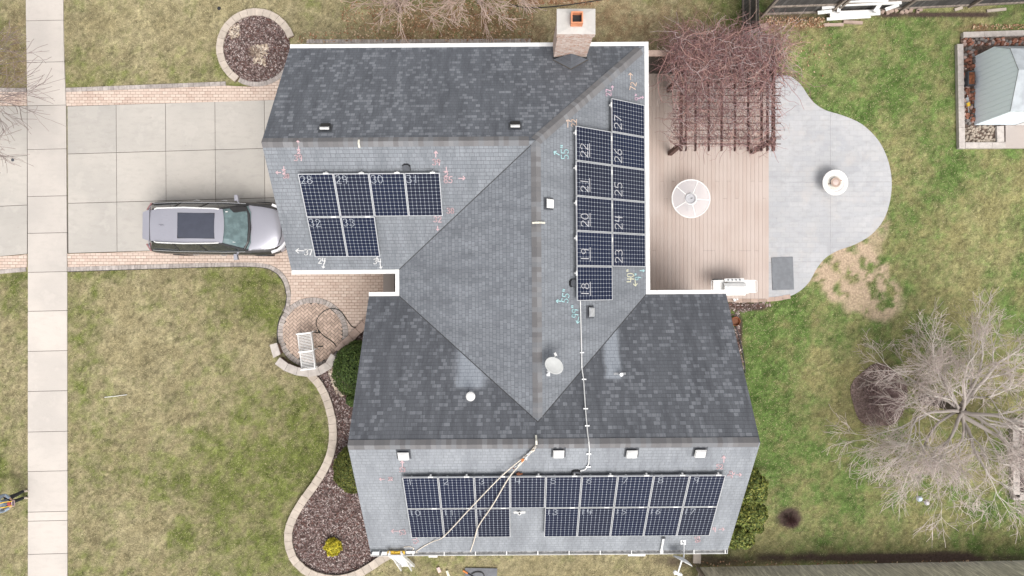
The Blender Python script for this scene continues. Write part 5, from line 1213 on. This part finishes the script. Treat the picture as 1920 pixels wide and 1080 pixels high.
# hood shut lines and creases
t = MB()
for s_ in (-1, 1):
    t.tube([Vector((1.32, s_ * .80, 1.035)), Vector((1.7, s_ * .76, 1.01)), Vector((2.05, s_ * .70, .955)), Vector((2.25, s_ * .58, .90))], .006, 6, m=0)
t.tube([Vector((2.25, s2 * .58, .90)) if abs(s2) == 1 else Vector((2.34, s2 * .58, .895)) for s2 in (-1, -.5, 0, .5, 1)], .012, 6)
t.build('hood_seam', dkp, car, local=True)
# greenhouse: lower ring and roof ring
low = [(-2.36, .62, 1.03), (-2.30, .80, 1.05), (-1.2, .865, 1.06), (.4, .87, 1.045), (1.16, .83, 1.02), (1.30, .55, 1.06)]
top_ = [(-2.02, .50, 1.60), (-1.95, .60, 1.61), (-1.2, .64, 1.66), (-.2, .64, 1.68), (.42, .60, 1.655), (.50, .42, 1.67)]
def ringpts(l): return [Vector((x, y, z)) for x, y, z in l] + [Vector((x, -y, z)) for x, y, z in reversed(l)]
lo_, hi_ = ringpts(low), ringpts(top_); n = len(lo_)
parts_ = {'side': [], 'wind': [], 'rear': []}
ws = MB(); sg = MB(); rg = MB()
for i in range(n):
    j = (i + 1) % n; q = [lo_[i], lo_[j], hi_[j], hi_[i]]
    tgt = rg if i in (0, n - 1, n - 2) and False else None
    if i == n - 1 or i in (0, n - 2): rg.face(q[::-1])
    elif i in (4, 5, 6): ws.face(q[::-1])
    else:
        sg = MB(); sg.face(q[::-1]); sg.build('side_window', cg, car, local=True)
ws.build('windshield', simple('windshield_glass', (.13, .185, .195), .05, .6, var=.2, nscale=4), car, local=True); rg.build('rear_window', cg, car, local=True)
# roof skin (crowned grid)
t = MB(); nxr, nyr = 12, 10
def rpt(i, j):
    f = i / nxr; x = -2.06 + f * 2.60; w = (.52 + .12 * min(1, f * 5)) if f < .2 else (.64 - .05 * max(0, (f - .8) * 5)); y = (j / nyr * 2 - 1)
    z = 1.605 + .085 * math.sin(min(1, f * 1.6) * math.pi / 2) - .02 * max(0, f - .7) * 3; xx = x + (.07 * (1 - y * y) if i == nxr else 0)
    return Vector((xx, y * w, z + .035 * (1 - y * y)))
for i in range(nxr):
    for j in range(nyr): t.face([rpt(i, j), rpt(i + 1, j), rpt(i + 1, j + 1), rpt(i, j + 1)], 0, .5)
ro = t.build('roof', cpm, car, local=True, smooth=True)
t = MB()
def rz_(x, y): f = (x + 2.06) / 2.6; return 1.605 + .085 * math.sin(min(1, f * 1.6) * math.pi / 2) - .02 * max(0, f - .7) * 3 + .035 * (1 - (y / .62) ** 2)
xs_ = np.linspace(-1.02, .27, 7); ys_ = np.linspace(-.44, .44, 7)
for a, b_ in zip(xs_, xs_[1:]):
    for c_, d_ in zip(ys_, ys_[1:]): t.face([Vector((x, y, rz_(x, y) + .008)) for x, y in ((a, c_), (b_, c_), (b_, d_), (a, d_))], 0, .5)
sr = t.build('sunroof', simple('sunroof_glass', (.045, .05, .07), .12, .6, var=.05), ro, local=True)
t = MB(); t.tube([Vector((x, y, rz_(x, y) + .006)) for x, y in ((-1.02, -.44), (.27, -.44), (.27, .44), (-1.02, .44), (-1.02, -.44))], .012, 6); t.build('sunroof_seal', dkp, ro, local=True)
t = MB()
for y in (-.34, -.2, .2, .34): t.bar((-1.62, y, rz_(-1.6, y) + .001), (-1.25, y, rz_(-1.25, y) + .001), .012, .008)
t.build('roof_rib', simple('rib_paint', (.3, .3, .34), .4), ro, local=True)
t = MB(); t.add([Vector(q) for q in ((-1.68, -.02, 1.68), (-1.68, .02, 1.68), (-1.48, 0, 1.69), (-1.62, 0, 1.745))], [(0, 2, 3), (2, 1, 3), (1, 0, 3)]); t.build('antenna', cpm, ro, local=True)
for s_ in (-1, 1):
    t = MB(); t.tube([Vector((-1.85, s_ * .57, 1.66)), Vector((-1.75, s_ * .60, 1.71)), Vector((-.8, s_ * .63, 1.745)), Vector((.25, s_ * .605, 1.73)), Vector((.42, s_ * .59, 1.69))], .024, 8); t.build('roof_rail', M['white'], car, local=True)
# rear spoiler, hatch
t = MB(); t.add([Vector(q) for q in ((-2.02, -.56, 1.645), (-2.02, .56, 1.645), (-2.30, .46, 1.60), (-2.30, -.46, 1.60), (-2.05, -.56, 1.60), (-2.05, .56, 1.60), (-2.30, .46, 1.57), (-2.30, -.46, 1.57))], [(0, 1, 2, 3), (3, 2, 6, 7), (1, 5, 6, 2), (0, 3, 7, 4)]); t.build('spoiler', cpm, car, local=True)
t = MB(); t.bar((-2.03, -.55, 1.648), (-2.03, .55, 1.648), .012, .008); t.build('spoiler_seam', dkp, car, local=True)
for s_ in (-1, 1):
    t = MB(); t.tube([Vector((-2.2, s_ * .84, 1.07)), Vector((-1.2, s_ * .885, 1.075)), Vector((.4, s_ * .89, 1.06)), Vector((1.1, s_ * .865, 1.03))], .014, 6); t.build('window_trim', M['chrome'], car, local=True)
    for a, b_ in (((-1.25, .868, 1.06), (-1.2, .645, 1.665)), ((-.25, .872, 1.06), (-.3, .645, 1.685))): t = MB(); t.bar(Vector((a[0], s_ * a[1], a[2])), Vector((b_[0], s_ * b_[1], b_[2])), .06, .02); t.build('pillar', dkp, car, local=True)
    t = MB(); t.bar(Vector((1.2, s_ * .82, 1.03)), Vector((.44, s_ * .61, 1.665)), .06, .04); t.build('pillar', dkp, car, local=True)
    t = MB(); c = Vector((.78, s_ * 1.06, 1.06)); t.add([c + Vector(q) for q in ((-.05, -.11 * 1, -.07), (.09, -.09, -.06), (.05, .11, -.06), (-.06, .11, -.06), (-.05, -.11, .07), (.08, -.09, .05), (.04, .11, .06), (-.06, .11, .07))], [(3, 2, 1, 0), (4, 5, 6, 7), (0, 1, 5, 4), (1, 2, 6, 5), (2, 3, 7, 6), (3, 0, 4, 7)]); t.bar(c - Vector((0, s_ * .05, .03)), Vector((.85, s_ * .88, 1.02)), .05, .04); t.build('mirror', cpm, car, local=True)
    for x in (-.75, .25): t = MB(); t.tube([Vector((x - .1, s_ * .975, .86)), Vector((x, s_ * 1.0, .86)), Vector((x + .12, s_ * .975, .86))], .012, 6); t.build('door_handle', M['chrome'], car, local=True)
    t = MB(); hpts = [Vector((1.98, s_ * .86, .82)), Vector((2.2, s_ * .78, .80)), Vector((2.38, s_ * .6, .74)), Vector((2.47, s_ * .44, .68))]
    for a, b_ in zip(hpts, hpts[1:]): t.bar(a, b_, .09, .10)
    t.build('headlight', simple('headlight_lens', (.7, .7, .72), .15, .6), car, local=True)
    t = MB(); t.bar((-2.48, s_ * .62, .93), (-2.30, s_ * .86, .97), .05, .1); t.build('tail_light', simple('tail_lamp', (.3, .16, .16), .2), car, local=True)
    for x in (-1.45, 1.55):
        t = MB(); t.lathe((x, s_ * .86, .36), [(.2, -.12), (.34, -.12), (.37, -.08), (.37, .08), (.34, .12), (.2, .12)], 28, M=Matrix.Rotation(R_(90), 3, 'X')); w = t.build('wheel', M['black'], car, local=True)
        t = MB(); t.lathe((x, s_ * .95, .36), [(.001, 0), (.08, .02), (.22, -.02), (.23, .02)], 20, M=Matrix.Rotation(R_(90) * s_, 3, 'X')); t.build('rim', M['metal'], w, local=True)
t = MB()
for z, xx in ((.50, 2.51), (.58, 2.505), (.66, 2.49)): t.tube([Vector((xx - .06, -.42, z)), Vector((xx, -.2, z)), Vector((xx + .01, 0, z)), Vector((xx, .2, z)), Vector((xx - .06, .42, z))], .018, 6)
t.build('grille', M['chrome'], car, local=True)
t = MB(); t.bar((-2.52, -.25, .86), (-2.52, .25, .86), .02, .06); t.build('rear_trim', M['chrome'], car, local=True)
# windscreen wipers, cowl strip, painted dark reflection triangle on the glass, stickers, mirror
t = MB(); t.tube([(1.08, -.78, 1.085), (1.22, -.5, 1.09), (1.27, 0, 1.09), (1.22, .5, 1.09), (1.08, .78, 1.085)], .055, 8); t.face([(.66, .70, 1.54), (1.14, .74, 1.16), (1.2, -.1, 1.12), (1.05, .22, 1.235)][::-1]); t.bar((1.2, -.6, 1.09), (1.12, -.02, 1.15), .018, .012); t.bar((1.22, -.02, 1.085), (1.08, .55, 1.17), .018, .012); t.build('wiper_and_glass_reflection', dkp, car, local=True)
t = MB(); wn_ = (lambda x, y: 1.665 - (x - .47) * .80 + .012)
for x, y, s_ in ((.60, .50, .06), (.68, -.03, .065), (.80, -.52, .07)): t.face([(x, y - s_ / 2, wn_(x, y)), (x + s_, y - s_ / 2, wn_(x + s_, y)), (x + s_, y + s_ / 2, wn_(x + s_, y)), (x, y + s_ / 2, wn_(x, y))])
t.build('windshield_sticker', M['white'], car, local=True)

# ---------------------------------------------------------------- person
pc = P(53, 926)
per = thing('person', 'person in grey-blue jacket and black trousers standing at the sidewalk edge with a controller', 'person', (pc.x - .12, pc.y, 0))
def skin(name, verts, edges, mat, root=0, sub=2):
    me = bpy.data.meshes.new(name); me.from_pydata([v[:3] for v in verts], edges, []); me.materials.append(mat)
    o = bpy.data.objects.new(name, me); link(o); o.parent = per
    o.modifiers.new('skin', 'SKIN'); 
    for i, v in enumerate(verts):
        r = v[3] if isinstance(v[3], tuple) else (v[3], v[3]); me.skin_vertices[0].data[i].radius = r; me.skin_vertices[0].data[i].use_root = (i == root)
    s_ = o.modifiers.new('sub', 'SUBSURF'); s_.levels = sub; s_.render_levels = sub
    o.modifiers['skin'].use_smooth_shade = True; return o
SK = simple('skin_tone', (.45, .29, .21), .6); JK = simple('grey_blue_jacket', (.22, .27, .33), .85, var=.15, nscale=12); TR = simple('black_trousers', (.02, .022, .026), .9); BT = simple('pale_tan_boots', (.42, .36, .29), .8)
# facing +x; y is left/right
ev, ee = [(0, 0, 1.36, .07), (.01, 0, 1.47, .052), (.02, 0, 1.55, .06), (.03, 0, 1.62, .088), (.02, 0, 1.70, .098), (.0, 0, 1.76, .07)], [(0, 1), (1, 2), (2, 3), (3, 4), (4, 5)]
for s_ in (-1, 1):
    b_ = len(ev); ev += [(0, s_ * .1, 1.36, .05), (-.01, s_ * .2, 1.36, .05), (.0, s_ * .27, 1.1, .042), (.16, s_ * .2, 1.04, .036), (.27, s_ * .12, 1.08, .028), (.31, s_ * .10, 1.095, (.032, .02)), (.345, s_ * .095, 1.10, (.03, .018))]
    ee += [(0, b_)] + [(b_ + i, b_ + i + 1) for i in range(6)]
    hnd = b_ + 6
    for k in range(4):
        q = len(ev); fy = s_ * (.068 + k * .018); L_ = (.055, .065, .06, .045)[k]
        ev += [(.36, fy, 1.108, .009), (.36 + L_ * .5, fy * .93, 1.112, .0085), (.36 + L_ * .7, fy * .85, 1.095, .007)]; ee += [(hnd, q), (q, q + 1), (q + 1, q + 2)]
    q = len(ev); ev += [(.325, s_ * .06, 1.115, .01), (.345, s_ * .035, 1.125, .009), (.365, s_ * .025, 1.128, .007)]; ee += [(b_ + 5, q), (q, q + 1), (q + 1, q + 2)]
skin('body', ev, ee, SK)
t = MB(); hc = Vector((pc.x - .12, pc.y, 0))
hm = MB(); hm.lathe(hc + Vector((-.005, 0, 1.70)), [(.105, -.06), (.113, 0), (.105, .06), (.08, .1), (.04, .12), (.001, .125)], 16); hm.build('hair', simple('dark_hair', (.05, .035, .025), .8), per)
hm = MB()
for s_ in (-1, 1): hm.lathe(hc + Vector((.105, s_ * .032, 1.66)), [(.012, -.01), (.012, .01), (.001, .012)], 8); hm.box(hc + Vector((.02, s_ * .1, 1.65)), (.03, .02, .05))
hm.box(hc + Vector((.118, 0, 1.64)), (.03, .025, .045)); hm.box(hc + Vector((.108, 0, 1.595)), (.012, .05, .01)); hm.build('face', SK, per)
jv = [(-.01, 0, .92, (.17, .13)), (-.01, 0, 1.05, (.16, .125)), (0, 0, 1.22, (.18, .13)), (0, 0, 1.36, (.15, .11)), (0, 0, 1.44, (.08, .075))]; je = [(0, 1), (1, 2), (2, 3), (3, 4)]
for s_ in (-1, 1):
    b_ = len(jv); jv += [(-.005, s_ * .15, 1.37, .085), (-.01, s_ * .235, 1.33, .078), (.0, s_ * .285, 1.08, .066), (.08, s_ * .25, 1.05, .062), (.22, s_ * .155, 1.065, .05)]; je += [(3, b_)] + [(b_ + i, b_ + i + 1) for i in range(4)]
skin('jacket', jv, je, JK)
tv_ = [(-.01, 0, .93, (.15, .115))]; te = []
for s_ in (-1, 1):
    b_ = len(tv_); tv_ += [(-.01, s_ * .09, .84, .098), (.01, s_ * .105, .5, .072), (.0, s_ * .125, .14, .06), (.0, s_ * .125, .10, .062)]; te += [(0, b_)] + [(b_ + i, b_ + i + 1) for i in range(3)]
skin('trousers', tv_, te, TR)
for s_ in (-1, 1):
    skin('boot', [(-.03, s_ * .125, .12, .052), (-.03, s_ * .125, .055, .05), (.06, s_ * .13, .045, .045), (.155, s_ * .135, .038, (.045, .035))], [(0, 1), (1, 2), (2, 3)], BT)
c = hc + Vector((.36, 0, 1.11)); t = MB(); t.box(c, (.11, .2, .04), m=0); t.box(c + Vector((.03, 0, .03)), (.03, .15, .06), m=1)
t.tube([c + Vector((-.02, .08, .03)), c + Vector((-.16, .1, .2)), c + Vector((-.33, .07, .34)), c + Vector((-.4, 0, .33)), c + Vector((-.33, -.07, .34)), c + Vector((-.16, -.08, .2)), c + Vector((-.02, -.08, .03))], .016, 6, m=2)
t.box(c + Vector((-.16, -.03, -.03)), (.12, .13, .05), .5, m=3)
tag(t.build('drone_controller', [simple('pink_grey_controller', (.45, .32, .33), .6), M['dark'], M['yellow'], simple('red_pouch', (.4, .08, .08), .7)]), 'pale controller with yellow strap held by the person at the left edge', 'controller')

# ---------------------------------------------------------------- small things at the bottom edge and on the lawn
t = MB(); c = P(902, 1076, .03); t.box(c, (1.2, .44, .04), R_(-1)); tag(t.build('dark_mat', simple('slate_case', (.12, .125, .14), .6)), 'slate grey flat case on the grass below the bottom gutter', 'case')
t = MB(); t.tube([P(868, 1070, .06), P(877, 1075, .07)], .035, 8); t.tube([P(877, 1075, .07), P(890, 1083, .07)], .022, 8, m=1); t.tube(px_path([(884, 1077), (892, 1073), (904, 1074), (908, 1081)], .08, 4), .02, 6, m=1); tag(t.build('power_tool', [M['orange'], M['black']]), 'orange handled black tool beside the slate grey case', 'tool')
t = MB(); t.bar(P(821, 1064, .05), P(825, 1073, .05), .12, .05); tag(t.build('offcut', simple('pink_offcut', (.6, .47, .44), .8)), 'pinkish short board offcut on the grass below the gutter', 'offcut')
t = MB(); t.bar(P(838, 1070, .05), P(842, 1082, .05), .09, .05); tag(t.build('offcut', simple('cream_offcut', (.68, .65, .5), .8)), 'cream short board offcut on the grass beside the pink one', 'offcut')
t = MB(); t.box(P(812, 1042, 2.0), (.3, .1, .05)); t.bar(P(812, 1042, 2.0), P(812, 1042, 2.0) + Vector((0, .35, 0)), .06, .04); tag(t.build('wall_lamp_box', M['vinyl']), 'small cream box fixed under the bottom gutter near the ladder', 'box')
t = MB(); t.box(P(1193, 1037, 1.9), (.6, .14, .2)); t.box(P(1193, 1037, 1.9) + Vector((0, .25, 0)), (.5, .4, .18)); tag(t.build('window_hood', M['white']), 'white window hood showing under the bottom gutter right of centre', 'hood')
t = MB(); t.box(P(1307, 1040, .05), (.28, .62, .08), R_(-2)); tag(t.build('splash_block', M['stonecap']), 'tan splash block on the ground below the white dish', 'splash block')
t = MB(); t.tube([P(196, 745, .04), P(215, 743, .05), P(238, 740, .04)], .012, 6); tag(t.build('white_stick', M['white']), 'thin white stick lying on the front lawn', 'stick')
t = MB(); t.lathe(P(411, 16, 0), [(.06, 0), (.07, .02), (.05, .04), (.001, .045)], 14); tag(t.build('sprinkler_head', M['black']), 'small black sprinkler cap in the upper left lawn', 'sprinkler')
t = MB(); t.lathe(P(24, 300, .03), [(.055, 0), (.06, .012), (.001, .015)], 14); tag(t.build('drain_cap', M['dark']), 'small dark round cap on the driveway apron at the left edge', 'cap')
for k, (x, y) in enumerate(((1725, 935), (1739, 943))):
    t = MB(); c = P(x, y, .04); V = [c + Vector((math.cos(a) * .13 * random.uniform(.6, 1.1), math.sin(a) * .13 * random.uniform(.6, 1.1), -.03)) for a in np.linspace(0, 5.3, 7)]; V2 = [v.lerp(c, .35) + Vector((0, 0, .07)) for v in V]
    t.add(V + V2, [(i, (i + 1) % 7, 7 + (i + 1) % 7, 7 + i) for i in range(7)] + [tuple(range(7, 14))]); tag(t.build('litter_bag', simple('pale_blue_plastic', (.5, .58, .68) if k == 0 else (.5, .48, .5), .5)), ('pale blue scrap of plastic on the lawn under the bare tree' if k == 0 else 'pale grey scrap on the lawn under the bare tree'), 'litter')
# black plastic bed edging lines
t = MB(); t.tube(px_path([(957, 8), (985, 14), (1030, 13), (1080, 7), (1150, -4)], .03, 5), .02, 6); tag(t.build('bed_edging', M['black']), 'black plastic edging of the leaf covered bed at the upper edge', 'edging')
t = MB(); t.tube(px_path([(x - 8.5, y) for x, y in bedline[1:14]], .03, 4), .016, 6); t.tube(px_path([(537, 560), (534, 577), (524, 598), (519.5, 622), (521, 645)], .03, 5), .016, 6)
t.tube(px_path([(128, 509.5), (300, 504), (420, 500.5), (487, 501.5), (514, 510), (530, 529), (537, 553), (537, 560)], .03, 5), .012, 6); tag(t.build('bed_edging', M['black']), 'black plastic edging between the front lawn and the paving', 'edging')
t = MB(); t.tube(px_path([(1376, 600), (1388, 640), (1396, 680), (1397, 700)], .03, 5), .018, 6); tag(t.build('bed_edging', M['black']), 'black plastic edging of the narrow bed along the right wall', 'edging')
chips('mulch', [px_path([(1350, 566), (1445, 566), (1440, 575), (1400, 584), (1385, 600), (1396, 690), (1380, 700)], 0, 3)], 500, MC, .0, seed=12); avoid(px_path([(1350, 560), (1445, 564), (1442, 573), (1400, 584), (1386, 600), (1397, 690), (1360, 700)], 0, 3))

# ---------------------------------------------------------------- grass blades
def grass(n, seed):
    rs = np.random.RandomState(seed); x = rs.uniform(-19.8, 19.8, n); y = rs.uniform(-11.3, 11.3, n)
    keep = np.ones(n, bool)
    jx = x + rs.normal(0, .025, n); jy = y + rs.normal(0, .025, n)
    for pl in NOGRASS: keep &= ~inside(jx, jy, pl)
    hl = (RH.transposed()); u = x * hl[0][0] + y * hl[0][1]; v = x * hl[1][0] + y * hl[1][1]
    for (a, b, c, d) in ((U0 + .5, VS + .5, U1 - .5, VN - .5), (GU + .5, GS - .3, CE - .4, GN - .5)): keep &= ~((u > a) & (u < c) & (v > b) & (v < d))
    x, y = x[keep], y[keep]; col, dens, g = fields(x, y); k2 = rs.rand(len(x)) < dens; x, y, col, g = x[k2], y[k2], col[k2], g[k2]; n = len(x)
    a = rs.uniform(0, 6.283, n); L = rs.uniform(.025, .07, n); w = rs.uniform(.004, .010, n); lean = rs.uniform(.5, 1.0, n); z0 = -.01
    ca, sa = np.cos(a), np.sin(a); h = L * rs.uniform(.25, .8, n)
    base1 = np.stack([x - sa * w, y + ca * w, np.full(n, z0)], 1); base2 = np.stack([x + sa * w, y - ca * w, np.full(n, z0)], 1); tip = np.stack([x + ca * L * lean, y + sa * L * lean, z0 + h], 1)
    V = np.stack([base1, base2, tip], 1).reshape(-1, 3)
    straw = rs.rand(n, 1); rnd = rs.uniform(.62, 1.5, (n, 1)); cc = col * rnd
    cc = np.where(straw < .22, C_(.40, .36, .21) * rnd * .95, cc); cc = np.where((straw > .93) , C_(.07, .085, .03) * rnd, cc)
    return tag(npmesh('grass', V, np.arange(n * 3).reshape(-1, 3), M['blade'], {'Col': ('FACE', np.clip(cc, 0, 1))}, k=3), kind='stuff')
grass(900000, 5)
# fallen leaves scattered on the lawn
def leaves(n, seed, boxes, cols, name, size=(.03, .06)):
    rs = np.random.RandomState(seed); V = []; C = []
    for (x0, y0, x1, y1), m_ in boxes:
        a = P(x0, y0); b = P(x1, y1); k = int(n * m_); x = rs.uniform(a.x, b.x, k); y = rs.uniform(b.y, a.y, k); keep = np.ones(k, bool)
        for pl in NOGRASS: keep &= ~inside(x, y, pl)
        x, y = x[keep], y[keep]; k = len(x); t_ = rs.uniform(0, 6.28, k); L = rs.uniform(*size, k); ca, sa = np.cos(t_) * L, np.sin(t_) * L; z = rs.uniform(.02, .05, k)
        V.append(np.stack([np.stack([x + ca, y + sa, z], 1), np.stack([x - sa * .6, y + ca * .6, z + .01], 1), np.stack([x - ca, y - sa, z], 1), np.stack([x + sa * .6, y - ca * .6, z + .01], 1)], 1).reshape(-1, 3)); C.append(np.array(cols)[rs.randint(0, len(cols), k)] * rs.uniform(.7, 1.2, (k, 1)))
    V = np.concatenate(V); tag(npmesh(name, V, np.arange(len(V)).reshape(-1, 4), M['chip'], {'Col': ('FACE', np.concatenate(C))}), kind='stuff')
leaves(1500, 8, [((640, -10, 1000, 78), .9), ((960, -30, 1120, 9), .5), ((1435, 33, 1545, 52), .25), ((1820, 46, 1925, 60), .12), ((1435, 40, 1560, 150), .06), ((560, 60, 640, 80), .05), ((1300, 1050, 1900, 1062), .1)], [(.30, .16, .09), (.42, .27, .17), (.22, .12, .07), (.5, .38, .26)], 'fallen_leaves', (.02, .05))
